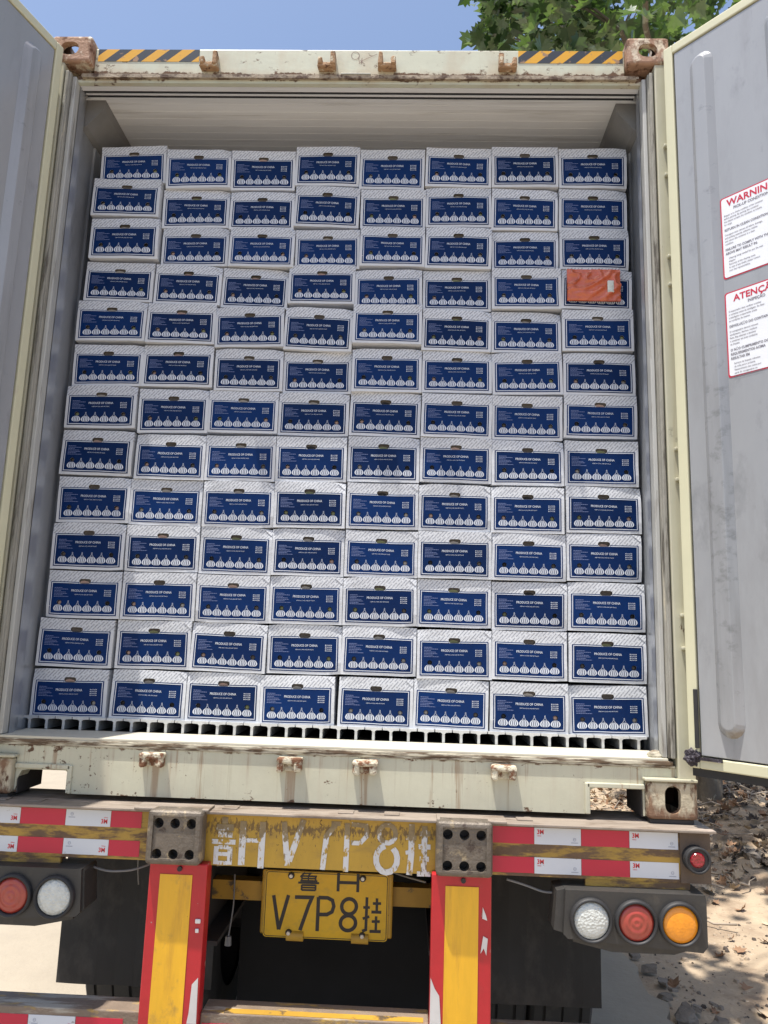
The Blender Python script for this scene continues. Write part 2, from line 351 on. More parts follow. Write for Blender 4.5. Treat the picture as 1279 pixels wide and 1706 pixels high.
leafB = mat('leaf_deep_green', (.032,.062,.024), .30, var=.4, vscale=(3,3,3), trans=(.06,.12,.02))
litA = mat('dry_leaf_brown', (.26,.15,.085), .8, var=.4, vscale=(5,5,5))
litB = mat('dry_leaf_pale', (.50,.40,.28), .8, var=.3, vscale=(5,5,5))
litC = mat('dark_debris', (.07,.055,.045), .9, var=.4, vscale=(5,5,5))
twigm = mat('grey_twig', (.30,.25,.20), .9, var=.3)
# hazard stripes
hz = mat('hazard_tape', (.70,.36,.02), .4, var=.06, layers=[])
def stripes(m, period, w0, c2, x0, wear):
    t = m.node_tree; L = t.links; b = t.nodes['Principled BSDF']; src = b.inputs['Base Color'].links[0].from_socket
    tc = N(t, 'ShaderNodeTexCoord'); s = N(t, 'ShaderNodeSeparateXYZ'); L.new(tc.outputs['Object'], s.inputs[0])
    a = N(t, 'ShaderNodeMath', operation='MULTIPLY'); L.new(s.outputs[2], a.inputs[0]); a.inputs[1].default_value = 1.15
    d = N(t, 'ShaderNodeMath', operation='SUBTRACT'); L.new(s.outputs[0], d.inputs[0]); L.new(a.outputs[0], d.inputs[1])
    e = N(t, 'ShaderNodeMath', operation='ADD'); L.new(d.outputs[0], e.inputs[0]); e.inputs[1].default_value = 50+x0
    g = N(t, 'ShaderNodeMath', operation='DIVIDE'); L.new(e.outputs[0], g.inputs[0]); g.inputs[1].default_value = period
    h = N(t, 'ShaderNodeMath', operation='FRACT'); L.new(g.outputs[0], h.inputs[0])
    k = N(t, 'ShaderNodeMath', operation='GREATER_THAN'); L.new(h.outputs[0], k.inputs[0]); k.inputs[1].default_value = w0
    x = N(t, 'ShaderNodeMix', data_type='RGBA'); L.new(k.outputs[0], x.inputs[0]); L.new(src, x.inputs[6]); x.inputs[7].default_value = c2+(1,)
    nz = N(t, 'ShaderNodeTexNoise'); nz.inputs['Scale'].default_value = 24; nz.inputs['Detail'].default_value = 6; L.new(tc.outputs['Object'], nz.inputs['Vector'])
    mr = N(t, 'ShaderNodeMapRange'); mr.inputs[1].default_value = .60; mr.inputs[2].default_value = .66; L.new(nz.outputs['Fac'], mr.inputs[0])
    y = N(t, 'ShaderNodeMix', data_type='RGBA'); L.new(mr.outputs[0], y.inputs[0]); L.new(x.outputs[2], y.inputs[6]); y.inputs[7].default_value = wear+(1,)
    L.new(y.outputs[2], b.inputs['Base Color'])
stripes(hz, .102, .5, (.03,.035,.045), 0, (.33,.20,.11))
# carton board with the faint slanted printed lines above the panel
carton = mat('carton_board', (.63,.65,.685), .5, spec=.3, var=.05, vscale=(6,6,6), bump=.3, bscale=13, layers=[dict(col=(.36,.34,.31), scale=(30,30,30), lo=.64, hi=.72, amt=.6)], random_obj=.07)
def carton_print(m):
    t = m.node_tree; L = t.links; b = t.nodes['Principled BSDF']; src = b.inputs['Base Color'].links[0].from_socket
    tc = N(t, 'ShaderNodeTexCoord'); mp = N(t, 'ShaderNodeMapping'); mp.inputs['Rotation'].default_value = (0, radians(48), 0)
    L.new(tc.outputs['Object'], mp.inputs['Vector']); s = N(t, 'ShaderNodeSeparateXYZ'); L.new(mp.outputs[0], s.inputs[0])
    def M(op, a, c):
        n = N(t, 'ShaderNodeMath', operation=op)
        for i, v in enumerate((a, c)):
            if v is None: continue
            if isinstance(v, (int, float)): n.inputs[i].default_value = v
            else: L.new(v, n.inputs[i])
        return n.outputs[0]
    across = M('FRACT', M('DIVIDE', M('ADD', s.outputs[2], 5.), .0100), None)
    line = M('LESS_THAN', across, .36)
    cell = M('FLOOR', M('DIVIDE', M('ADD', s.outputs[2], 5.), .0100), None)
    along = M('FRACT', M('ADD', M('DIVIDE', M('ADD', s.outputs[0], 5.), .044), M('MULTIPLY', cell, .37)), None)
    dash = M('LESS_THAN', along, .84)
    s2 = N(t, 'ShaderNodeSeparateXYZ'); L.new(tc.outputs['Object'], s2.inputs[0])
    zone = M('GREATER_THAN', s2.outputs[2], .0475); front = M('LESS_THAN', s2.outputs[1], .02)
    nz = N(t, 'ShaderNodeTexNoise'); nz.inputs['Scale'].default_value = 420; L.new(tc.outputs['Object'], nz.inputs['Vector'])
    ltr = M('GREATER_THAN', nz.outputs['Fac'], .43)
    fac = M('MULTIPLY', M('MULTIPLY', M('MULTIPLY', line, dash), M('MULTIPLY', zone, front)), M('MULTIPLY', ltr, .80))
    x = N(t, 'ShaderNodeMix', data_type='RGBA'); L.new(fac, x.inputs[0]); L.new(src, x.inputs[6]); x.inputs[7].default_value = (.20,.21,.25,1)
    L.new(x.outputs[2], b.inputs['Base Color'])
carton_print(carton)
navy = mat('navy_print', (.002,.022,.105), .42, var=.15, vscale=(5,5,5), random_obj=.35, spec=.14)
prwhite = mat('white_print', (.64,.68,.76), .4, var=.02)
prfaint = mat('faint_blue_print', (.16,.20,.38), .4, var=.02)
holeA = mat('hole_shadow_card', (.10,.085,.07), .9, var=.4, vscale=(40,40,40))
holeB = mat('hole_garlic_skin', (.42,.28,.22), .7, var=.3, vscale=(40,40,40))
holeC = mat('hole_green_husk', (.20,.21,.10), .8, var=.4, vscale=(40,40,40))
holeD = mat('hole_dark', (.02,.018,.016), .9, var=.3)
holeE = mat('hole_pale_card', (.34,.31,.27), .8, var=.25, vscale=(40,40,40))
orange = mat('orange_paper', (.55,.10,.028), .22, var=.12, vscale=(20,20,9), coat=.9, bump=.8, bscale=(14,14,46))
jambm = mat('jamb_dull_metal', (.46,.46,.43), .45, metal=.1, var=.15, vscale=(20,20,1.5), layers=[dict(col=(.2,.18,.15), scale=(30,30,3), lo=.56, hi=.7)])
label_w = mat('pale_device', (.60,.63,.58), .4, var=.25, vscale=(80,80,80))

# ================================================================== GROUND
def nz3(x, y, s, o=0.): return noise.noise(Vector((x*s+o, y*s-o, o)))
def spaced(a, b, lo, hi, st):
    xs = []; x = a
    while x < b:
        xs.append(x)
        d = 0 if lo <= x <= hi else min(abs(x-lo), abs(x-hi))
        x += st+d*.35
    xs.append(b); return xs
def bank(x, y):          # low heap of leaf litter and rubble beside the yard slab
    h = .34*math.exp(-((x-3.9)/1.1)**2-((y-5.3)/1.5)**2)+.30*math.exp(-((x-5.2)/1.6)**2-((y-8)/2.6)**2)
    return h
def gz(x, y): return -.035+.028*nz3(x,y,1.3)+.012*nz3(x,y,6,3)+bank(x,y)*(1+.35*nz3(x,y,4,7))
g = MB(); xs = spaced(-300, 300, 1.2, 7, .075); ys = spaced(-300, 400, 0, 9, .075)
g.add([(x,y,gz(x,y) if (abs(x) < 40 and abs(y) < 40) else -.035) for y in ys for x in xs],
      [(j*len(xs)+i, j*len(xs)+i+1, (j+1)*len(xs)+i+1, (j+1)*len(xs)+i) for j in range(len(ys)-1) for i in range(len(xs)-1)], 0, True)
tag(g.build('ground', dirt), kind='structure')
# concrete yard slab with a broken right edge
pv = MB(); edge = []
yy = -60.
while yy < 90:
    edge.append((1.62+.09*nz3(0,yy,1.7)+(.10*nz3(0,yy,6,2) if abs(yy) < 9 else 0), yy)); yy += .09 if abs(yy) < 9 else 1.5
poly = [(-90,-60)]+edge+[(-90,90)]
n = len(edge)
vs = [(-90,y,.004) for x,y in edge]+[(x,y,.004) for x,y in edge]+[(x+.015,y,-.14) for x,y in edge]
pv.add(vs, [(i,n+i,n+i+1,i+1) for i in range(n-1)]+[(n+i,2*n+i,2*n+i+1,n+i+1) for i in range(n-1)])
tag(pv.build('pavement', concrete), kind='structure')

# ================================================================== CONTAINER
CT = thing('shipping_container', 'cream refrigerated shipping container with both rear doors swung open, loaded with garlic cartons', 'container', (0,0,ZC))
L12 = 12.19
b = MB(); b.box(-1.219,-1.153,.10,L12,.165,2.80); b.build('side_wall', cream, CT)
b = MB(); b.box(1.153,1.219,.10,L12,.165,2.80); b.build('side_wall', cream, CT)
b = MB(); b.box(-1.17,1.17,.10,L12,2.80,2.86); b.build('roof', cream, CT)
b = MB(); b.box(-1.153,1.153,L12-.06,L12,.165,2.80); b.build('front_wall', cream, CT)
b = MB(); b.box(-1.15,1.15,.14,L12-.07,.135,.182); b.build('floor_base', steel, CT)
for s in (-1, 1):
    b = MB(); b.box(s*1.19,s*1.219,.2,L12,.02,.163); b.build('bottom_side_rail', cream, CT)
    b = MB(); b.box(s*1.15,s*1.172,.2,L12,2.86,2.878); b.build('top_side_rail', cream, CT)
# inner liner: flat aluminium scuff sheet with shallow vertical folds
for s in (-1, 1):
    b = MB()
    prof = [(1.118,.072),(1.120,.118),(1.133,.126),(1.135,.165),(1.146,.175),(1.1475,.30),(1.142,.31),(1.142,.36),(1.1475,.37),(1.1475,4)]
    vs = [(s*x,y,z) for x,y in prof for z in (.184,2.735)]
    b.add(vs, [(2*i,2*i+1,2*i+3,2*i+2) for i in range(len(prof)-1)])
    b.box(s*1.1485,s*1.152,.2,L12-.07,.184,2.735)
    b.build('wall_liner', liner, CT)
b = MB(); b.box(-1.147,1.147,.16,L12-.07,2.738,2.79)
for i in range(24): b.box(-1.05,1.05,.19+.045*i,.193+.045*i,2.7371,2.7379)
for i in range(3): b.box(-1.12+.004*i,1.12-.004*i,.070+.031*i,.0955+.031*i,2.722+.005*i,2.79)
b.build('ceiling_liner', ceilm, CT)
b = MB()
for z, y in ((2.7195,.0960),(2.7245,.1270)): b.box(-1.115,1.115,y,y+.0075,z-.001,2.78)
b.build('ceiling_seal', blackrub, CT)
for s in (-1, 1):
    b = MB(); P0 = [(1.1465,2.61),(1.125,2.62),(1.058,2.70),(1.055,2.7375),(1.1465,2.7375)]
    b.prism([(s*x,z) for x,z in P0], lambda a,z,t: (a,t,z), .17, L12-.1); b.build('corner_cove', cove, CT)
# corner posts and the stained seal seats beside them
for s in (-1, 1):
    b = MB(); b.bbox(s*1.160,s*1.217,.004,.098,.119,2.777,.004); b.build('corner_post', cream, CT)
    b = MB()
    b.bbox(s*1.136,s*1.1585,.016,.095,.190,2.745,.003); b.bbox(s*1.140,s*1.154,.006,.020,.190,2.745,.004)
    b.build('seal_seat', gasket, CT)
    b = MB(); b.bbox(s*1.1185,s*1.1345,.030,.071,.190,2.735,.003); b.build('door_jamb', jambm, CT)
# rear header
b = MB(); b.bbox(-1.056,1.056,.040,.11,2.752,2.868,.003); b.box(-1.12,1.12,.048,.068,2.722,2.7515)
b.build('top_header', cream_hdr, CT)
b = MB(); b.box(-1.10,1.10,.034,.0475,2.736,2.7515); b.build('header_drip_lip', mat('header_lip_rust', (.33,.27,.20), .8, var=.3, vscale=(12,12,12), bump=.7, bscale=40, layers=[dict(col=(.10,.06,.04), scale=(18,30,30), lo=.48, hi=.58)]), CT)
for x0, x1 in ((-1.044,-.633),(.641,1.050)):
    b = MB(); b.box(x0,x1,.0385,.0399,2.811,2.8655); o = b.build('hazard_stripe_tape', hz, CT)
# scribbled mark on header
b = MB(); T = lambda x,z: (x,.0392,z)
stroke(b, arc(-.005,2.842,.016,.017,20,380), .0022, T)
stroke(b, [(.008,2.836),(.012,2.812)], .0022, T); stroke(b, [(.022,2.832),(.020,2.806)], .0022, T)
stroke(b, [(.010,2.806),(.028,2.822),(.082,2.850)], .0018, T); stroke(b, [(.015,2.821),(.034,2.803)], .002, T)
b.build('chalk_scribble', mat('scribble_ink', (.25,.17,.15), .8), CT)
# rear sill
SM = MB(); SM.box(-1.0558,1.0558,.030,.10,.004,.157)
cutL = MB().prism([(-1.05,-.05),(-1.05,.045),(-1.035,.074),(-1.015,.078),(-.885,.078),(-.868,.066),(-.868,-.05)], lambda a,z,t: (a,t,z), -.1, .3)
cutR = MB().prism([(1.05,-.05),(1.05,.09),(.897,.09),(.878,.078),(.878,-.05)], lambda a,z,t: (a,t,z), -.1, .3)
SM = boolean(SM, [cutL, cutR]); SM.box(-1.215,-1.0562,.030,.10,.1285,.157); SM.box(1.0562,1.215,.030,.10,.1285,.157)
SM.build('rear_sill', cream_low, CT)
for s in (-1, 1):     # raised frame round each lifting pocket
    b = MB(); zt = .088 if s > 0 else .082
    b.bbox(s*.866,s*1.056,.020,.034,zt,zt+.016,.003); b.bbox(s*.860,s*.876,.020,.034,.005,zt+.015,.003); b.build('pocket_frame', cream_low, CT)
    b = MB(); b.box(s*1.046,s*1.0555,.036,.21,.0,.12); b.build('pocket_side', steel, CT)
b = MB(); b.bbox(-1.158,1.158,.0255,.10,.158,.1665,.002); b.bbox(-1.150,1.150,.022,.060,.1668,.1795,.002)
vs = []
b.build('sill_lip', lip, CT)
b = MB(); b.bbox(-1.135,1.135,.024,.236,.1797,.1885,.002); b.build('sill_plate', sillm, CT)
# lump where sill meets jamb
b = MB(); bm = bmesh.new(); bmesh.ops.create_icosphere(bm, subdivisions=2, radius=.016)
for v in bm.verts: v.co *= 1+.5*noise.noise(v.co*80)
b.bm(bm, 0, True, lambda c: (c.x*1.5+1.10, c.y+.05, c.z+.196)); b.build('sealant_lump', lip, CT)
# T floor
b = MB(); x = -1.128
while x < 1.13:
    b.box(x-.0048,x+.0048,.240,3.2,.1888,.2230); w_ = .0300
    b.add([(x-w_,.238,.2345),(x+w_,.238,.2345),(x+w_,.238,.2262),(x+.010,.238,.2250),(x+.0046,.238,.2200),(x-.0046,.238,.2200),(x-.010,.238,.2250),(x-w_,.238,.2262),
           (x-w_,3.2,.2345),(x+w_,3.2,.2345),(x+w_,3.2,.2262),(x+.010,3.2,.2250),(x+.0046,3.2,.2200),(x-.0046,3.2,.2200),(x-.010,3.2,.2250),(x-w_,3.2,.2262)],
          [tuple(range(8)), tuple(reversed(range(8,16)))]+[(i,8+i,8+(i+1)%8,(i+1)%8) for i in range(8)])
    x += .0637
b.build('t_bar_floor', alu, CT)
# corner castings
def casting(cx0, cx1, z0, z1, y0, y1, mt, hole, zin):
    A = MB(); A.bbox(cx0,cx1,y0,y1,z0,z1,.012,0,3)
    t = .026; cs = [MB().box(min(cx0,cx1)+t,max(cx0,cx1)-t,y0+t,y1-t,z0+t,z1-t)]
    hx, hz_, hw, hh = hole
    ys_ = (y0-.1, y0+.06) if y0 < 5 else (y1-.06, y1+.1)
    cs.append(MB().prism(stadium(hx,hz_,hw,hh), lambda a,c,q: (a,q,c), *ys_))
    yc = (y0+y1)/2; sgn = 1 if (cx0+cx1) > 0 else -1
    xo = cx1 if sgn > 0 else cx0
    if zin > 0: cs.append(MB().prism(stadium(yc,(z0+z1)/2,.085,.055), lambda a,c,q: (q,a,c), xo-.05, xo+.05))
    zc = z1 if zin > 0 else z0
    cs.append(MB().prism(stadium((cx0+cx1)/2,yc,.065,.12), lambda a,c,q: (a,c,q), zc-.05, zc+.05))
    K = boolean(A, cs); e = .004
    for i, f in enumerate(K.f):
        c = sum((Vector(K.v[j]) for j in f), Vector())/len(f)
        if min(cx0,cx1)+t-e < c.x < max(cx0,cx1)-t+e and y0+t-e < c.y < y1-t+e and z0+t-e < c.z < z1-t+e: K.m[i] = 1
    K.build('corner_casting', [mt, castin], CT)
for s in (-1, 1):
    x0, x1 = (1.057,1.219) if s > 0 else (-1.219,-1.057)
    casting(x0, x1, 2.778, 2.896, 0, .178, cast_up, (s*1.145-(.008 if s>0 else 0), 2.838, .074, .058), 1)
    casting(x0, x1, .0, .118, 0, .178, cast, (s*1.138, .062, .052, .088), -1)
    casting(x0, x1, 2.778, 2.896, L12-.178, L12, cast_up, (s*1.14, 2.838, .074, .058), 1)
    casting(x0, x1, .0, .118, L12-.178, L12, cast, (s*1.138, .062, .052, .088), -1)
    b = MB(); b.bbox(s*1.048,s*1.219,-.006,.03,.1185,.128,.003); b.build('casting_ledge', cream, CT)
# locking-bar keepers (cam lugs)
def keeper(x, z, up, mt, jitter):
    b = MB(); rnd = random.Random(jitter); y = .040 if up else .030
    if up:
        b.bbox(x-.036,x+.036,y-.034,y+.002,z-.030,z-.010,.006)
        h1 = .036 if jitter in (2,3) else .020; h0 = .036 if jitter == 0 else .018
        if jitter in (0,1): h0, h1 = .008, .034
        else: h0, h1 = .034, .012
        b.bbox(x-.035,x-.017,y-.040,y+.002,z-.022,z+h0,.006); b.bbox(x+.015,x+.035,y-.042,y+.002,z-.024,z+h1,.006)
        b.bbox(x-.018,x+.018,y-.008,y+.002,z-.016,z-.002,.003)
    else:
        b.bbox(x-.042,x+.042,y-.042,y+.002,z+.006,z+.026,.007)
        b.bbox(x-.041,x-.018,y-.040,y+.002,z-.022,z+.012,.007); b.bbox(x+.015,x+.041,y-.040,y+.002,z-.020,z+.012,.007)
        b.bbox(x-.022,x+.022,y-.012,y+.002,z-.020,z+.010,.003)
    for i, v in enumerate(b.v):
        q = Vector(v); d = noise.noise_vector(q*55+Vector((jitter,0,0)))*.0035; b.v[i] = tuple(q+d)
    b.build('cam_keeper', mt, CT)
for i, x in enumerate((-.584,-.115,.124,.597)): keeper(x, 2.797, True, lugup, i)
for i, x in enumerate((-.585,-.121,.131,.590)): keeper(x, .125, False, lugm, i+5)
# sealant smear between the middle keepers
b = MB(); b.bbox(-.06,.06,.030,.0392,2.7525,2.757,.002); b.build('sealant_patch', mat('grey_sealant', (.45,.46,.42), .7, var=.2), CT)

# ---- doors
def door(side):
    s = 1 if side == 'R' else -1
    H = Vector((1.184,-.034)) if s > 0 else Vector((-1.152,-.034))
    d = Vector((.648,-.762)) if s > 0 else Vector((-.27,-.963)); d.normalize()
    nrm = Vector((-d.y, d.x)); nrm = nrm if nrm.x*s < 0 else -nrm      # inner normal points to the opening
    def T(a, t, z): p = H+d*a+nrm*t; return (p.x, p.y, z)
    z0, z1, W = (.172,2.805,1.19)
    def bx(mb, a0, a1, t0, t1, q0, q1, m=0, bv=0):
        tmp = MB(); (tmp.bbox(a0,a1,t0,t1,q0,q1,bv) if bv else tmp.box(a0,a1,t0,t1,q0,q1))
        mb.add([T(*v) for v in tmp.v], tmp.f, m)
    core = MB(); bx(core, .002, W-.002, -.085, -.012, z0+.002, z1-.002)
    D = core.build('door', cream, CT)
    e = MB(); bw = .036
    bx(e, 0, bw, -.088, .004, z0, z1, 0, .004); bx(e, W-bw, W, -.088, .004, z0, z1, 0, .004)
    bx(e, bw, W-bw, -.088, .004, z1-bw, z1, 0, .004); bx(e, bw, W-bw, -.088, .004, z0, z0+bw, 0, .004)
    e.build('edge_frame', dooredge, D)
    p = MB(); bx(p, bw+.006, W-bw-.006, -.014, 0, z0+bw+.005, z1-bw-.005, 0, .002); p.build('liner_panel', doorlin, D)
    k = MB(); bx(k, bw-.001, W-bw+.001, -.016, -.009, z0+bw-.001, z1-bw+.001)
    bx(k, .004, W-.004, -.080, -.010, z0-.026, z0-.001); k.build('door_seal', blackrub, D)
    for c in (.146,.420,.677,.937):
        r = MB(); zb, zt = .275, 2.70; ww = .088
        lo = [T(a,.0003,z) for a,z in stadium(c,(zb+zt)/2,ww,zt-zb)]
        md = [T(a,.022,z) for a,z in stadium(c,(zb+zt)/2,ww-.040,zt-zb-.046)]
        hi = [T(a,.0235,z) for a,z in stadium(c,(zb+zt)/2,ww-.046,zt-zb-.056)]
        n = len(lo); fs = []
        for q in (0, n): fs += [(q+i, q+(i+1)%n, q+n+(i+1)%n, q+n+i) for i in range(n)]
        r.add(lo+md+hi, fs, 0, False); r.add(hi, [tuple(range(n))], 0, False)
        r.build('pressed_rib', ribm, D)
    for z in (.55,.66,1.13,1.24,1.86,1.97,2.30,2.42):
        hgs = MB(); 
        hgs.bbox(s*1.181,s*1.2245,-.014,.003,z-.006,z+.006,.003); hgs.cyl((s*1.206,-.022,z-.03),(s*1.206,-.022,z+.03),.007); hgs.build('hinge', cream, D)
    for a in (.42,.85):      # locking bars on the outside face
        q = MB(); q.cyl(T(a,-.118,z0-.03), T(a,-.118,z1+.03), .017, n=12)
        for zz in (.5,1.2,1.9,2.5): bx(q, a-.04, a+.04, -.125, -.086, zz-.03, zz+.03, 0, .005)
        q.build('locking_bar', boltm, D)
    return D, T
DR, TR = door('R'); DL, TL = door('L')
# tape wrap and torn seal at the lower hinge corner of the right door
b = MB(); bm = bmesh.new(); bmesh.ops.create_icosphere(bm, subdivisions=4, radius=1)
for v in bm.verts: v.co *= 1+.45*noise.noise(v.co*2.2+Vector((3,1,5)))+.22*noise.noise(v.co*7)
c0 = TR(.014,.006,.205); b.bm(bm, 0, False, lambda c: (c0[0]+c.x*.024, c0[1]+c.y*.024, c0[2]+c.z*.026))
tmp = MB(); tmp.box(.03,.115,.0045,.0095,.199,.209)
for i, v in enumerate(tmp.v): tmp.v[i] = TR(*v)
b.add(tmp.v, tmp.f)
b.build('tape_wrap', stainb, DR)
b = MB(); tmp = MB(); tmp.bbox(.026,.040,.004,.011,.235,.42,.002)
b.add([TR(*v) for v in tmp.v], tmp.f); b.build('torn_seal', blackrub, DR)

# ---- warning stickers on the right door
def sticker(z0, z1, head, blocks, y_head, hs, nm):
    a0, a1 = .1915, .4045; b = MB()
    def ring(a0_, a1_, q0, q1, t, m):
        r = .008; pts = []
        for (cx, cz, st) in ((a1_-r,q1-r,0),(a0_+r,q1-r,90),(a0_+r,q0+r,180),(a1_-r,q0+r,270)):
            for k in range(5): an = radians(st+k*22.5); pts.append((cx+r*cos(an), cz+r*sin(an)))
        b.add([TR(x,t,z) for x,z in pts], [tuple(range(len(pts)))], m)
    ring(a0, a1, z0, z1, .0010, 1); ring(a0+.0045, a1-.0045, z0+.0045, z1-.0045, .0016, 0)
    def tx(body, size, z, m, align='LEFT', xx=None, bold=0, sx=1.):
        x0 = (a0+a1)/2 if align == 'CENTER' else (xx if xx is not None else a0+.012)
        text_mesh(body, size, lambda u,v: TR(x0+u,.0022,z+v), b, m, align, bold, sx)
    tx(head, hs, y_head, 1, 'CENTER', bold=.0008)
    z = y_head
    for kind, lines in blocks:
        for ln in lines:
            if kind == 'c': z -= .0180; tx(ln, .0138, z, 2, 'CENTER', bold=.0004, sx=.9)
            elif kind == 'h': z -= .0148; tx(ln, .0118, z, 2, bold=.0004, sx=.86)
            elif kind == 'b': z -= .0112; tx(ln, .0090, z, 2, xx=a0+.022, sx=.8, bold=.0001)
            else: z -= .0112; tx(ln, .0090, z, 2, sx=.8, bold=.0001)
        z -= .0062
    b.build('warning_sticker', [white, redink, greyink], DR)
sticker(1.789, 2.089, 'WARNING', [
    ('c', ['PICK-UP CONDITION']),
    ('p', ['Shipper is to check condition of the container', 'before packing. By packing this container', 'the shipper accepts the condition as suitable', 'for cargo.']),
    ('h', ['RETURN IN CLEAN CONDITION']),
    ('p', ['Consignee must remove all debris, dunnage,', 'and packing material, adhesive residue', 'and return this container in a clean', 'condition.']),
    ('h', ['FAILURE TO COMPLY WITH THE', 'ABOVE MAY RESULT IN:']),
    ('b', ['Cleaning being needed for you the next', 'shipper;', 'Recovery of the cleaning costs.', 'In case of any doubt, please contact', 'your line representative.'])], 2.052, .034, 'w')
sticker(1.439, 1.739, 'ATENÇÃO', [
    ('c', ['INSPEÇÃO']),
    ('p', ['O exportador deve verificar e aceitar', 'o container antes da estufagem. Ao fazer', 'a estufagem o exportador aceita', 'as condições do mesmo.']),
    ('h', ['DEVOLUÇÃO DO CONTAINER']),
    ('p', ['O consignatário deverá remover', 'estufamento, detritos, resíduos', 'fixos, fitas adesivas e devolver', 'o container em boas condições', 'de limpeza.']),
    ('h', ['O NÃO CUMPRIMENTO DOS', 'REQUERIMENTOS ACIMA', 'RESULTAR EM']),
    ('b', ['Serviços de limpeza cobrados', 'de volta para a próxima', 'Ressarcimento dos custos por', 'parte do consignatário ou', 'Em caso de dúvida contate-nos'])], 1.702, .032, 'a')

# ================================================================== SEMI-TRAILER   (all z below are given from the container base; world z = z + ZC)
TRL = thing('semi_trailer', 'weathered yellow skeletal semi-trailer with red and white marker tape under the container', 'trailer', (0,0,0))
OFF = (0,0,-ZC)
def tb(mb, name, mt, parent=None): return mb.build(name, mt, parent or TRL, OFF)
b = MB(); b.bbox(-1.245,1.245,-.075,.20,-.0225,-.0142,.002); tb(b, 'deck_plate', deckm)
for s in (-1,1):
    b = MB(); b.bbox(s*1.066,s*1.208,.012,.168,-.0140,-.0005,.002); tb(b, 'landing_pad', steel)
for x0 in (-1.10,-.98,-.33,.05,.20,.63): b = MB(); b.bbox(x0,x0+.05,-.03,.02,-.0140,-.0105,.001); tb(b, 'deck_weld_tab', deckm)
b = MB(); b.box(-1.235,-.47,-.046,.16,-.176,-.0227); tb(b, 'rear_beam', yelrust)
b = MB(); b.box(.47,1.228,-.046,.16,-.176,-.0227); tb(b, 'rear_beam', yelrust)
RB = MB(); RB.box(-.4698,.4698,-.040,.16,-.184,-.0227); RB = tb(RB, 'centre_beam', yelc)
b = MB(); b.bbox(-.6,-.36,-.09,.0,-.0140,-.0065,.002); tb(b, 'block_cap_plate', deckm)
b = MB(); b.bbox(.37,.59,-.09,.0,-.0140,-.0065,.002); tb(b, 'block_cap_plate', deckm)
b = MB(); b.box(1.138,1.232,-.052,-.0461,-.176,-.0228); tb(b, 'beam_end_plate', mat('rust_brown_plate', (.12,.085,.06), .75, var=.25, bump=.4, bscale=30, layers=[dict(col=(.28,.17,.07), scale=(14,14,20), lo=.56, hi=.64)]))
# stencilled number
b = MB()
def S(cx, v, y=-.0412):
    x = -.392+(cx-40)/1200*.782; return (x, y, -.026-v*.166)
def st(pts, w_): 
    P_ = [(S(a,c)[0], S(a,c)[2]) for a,c in pts]; stroke(b, P_, w_, lambda x,z: (x,-.0412,z))
k = .782/1200
st([(100,.515),(218,.515)], .015); st([(124,.6),(124,.93)], .015); st([(193,.6),(193,.93)], .016)
for v_ in (.615,.74,.90): st([(134,v_),(184,v_)], .012)
st([(145,.12),(175,.12)], .02); st([(120,.25),(205,.25)], .02); st([(130,.38),(200,.38)], .018)
st([(252,.12),(252,.93)], .021); st([(350,.12),(348,.97)], .020); st([(262,.47),(342,.47)], .013)
st([(455,.10),(480,.90)], .018); st([(552,.05),(488,.82)], .019)
st([(712,.12),(668,.33),(654,.95)], .017); st([(690,.10),(735,.10)], .014)
st([(770,.08),(768,.97)], .017); st([(790,.44),(835,.44),(868,.3),(862,.12),(790,.10)], .014)
P8 = arc(S(968,.71)[0], S(968,.71)[2], .034, .040, 100, 440); stroke(b, P8[:-1], .018, lambda x,z: (x,-.0412,z))
P8 = arc(S(968,.25)[0], S(968,.25)[2], .027, .028, 0, 360); stroke(b, P8[:-1], .015, lambda x,z: (x,-.0412,z), closed=True)
st([(1088,.05),(1088,.60),(1080,.98)], .019); st([(1060,.30),(1112,.30)], .014); st([(1060,.58),(1100,.55)], .012)
st([(1152,.08),(1150,.98)], .018)
for v_, a, c in ((.22,1128,1180),(.46,1122,1182),(.68,1130,1175),(.95,1118,1184)): st([(a,v_),(c,v_)], .015)
o = tb(b, 'stencilled_number', stencil); o.parent = RB
# marker tape
def tape(x0, x1, z0, z1, mt, logo, y=-.0475):
    b = MB(); rnd = random.Random(int(x0*1000+z0*777)); mats = [mt]
    pts = [(x0,z0)]
    nseg = 6
    for i in range(1, nseg): pts.append((x0+(x1-x0)*i/nseg, z0+rnd.uniform(-.0006,.0006)))
    pts.append((x1,z0)); pts.append((x1,z1))
    b.prism(pts+[(x0,z1)], lambda a,c,t: (a,t,c), y, y+.0012)
    if logo:
        mats += [ink3m, greymark]; q = y-.0004; h = z1-z0
        if 'L' in logo:
            text_mesh('3M', .019, lambda u,v: (x0+.008+u,q,z1-.019+v), b, 1, 'LEFT', .0006, .9)
            text_mesh('150mm', .0045, lambda u,v: (x0+.008+u,q,z1-.026+v), b, 1, 'LEFT', .0001)
        if 'R' in logo:
            text_mesh('3M', .019, lambda u,v: (x1-.009+u,q,z0+.010+v), b, 1, 'RIGHT', .0006, .9)
            text_mesh('150mm', .0045, lambda u,v: (x1-.009+u,q,z0+.027+v), b, 1, 'RIGHT', .0001)
        cx_ = x1-.020 if 'L' in logo else x0+.020; cz_ = z0+.018 if 'L' in logo else z1-.014
        stroke(b, arc(cx_,cz_,.0045,.0045,0,360,10)[:-1], .0012, lambda u,v: (u,q,v), 2, True)
        stroke(b, [(cx_-.0045,cz_),(cx_+.0045,cz_)], .001, lambda u,v: (u,q,v), 2)
        stroke(b, [(cx_-.011,cz_-.010),(cx_+.011,cz_-.010)], .0022, lambda u,v: (u,q,v), 2)
    return tb(b, 'reflective_tape', mats)
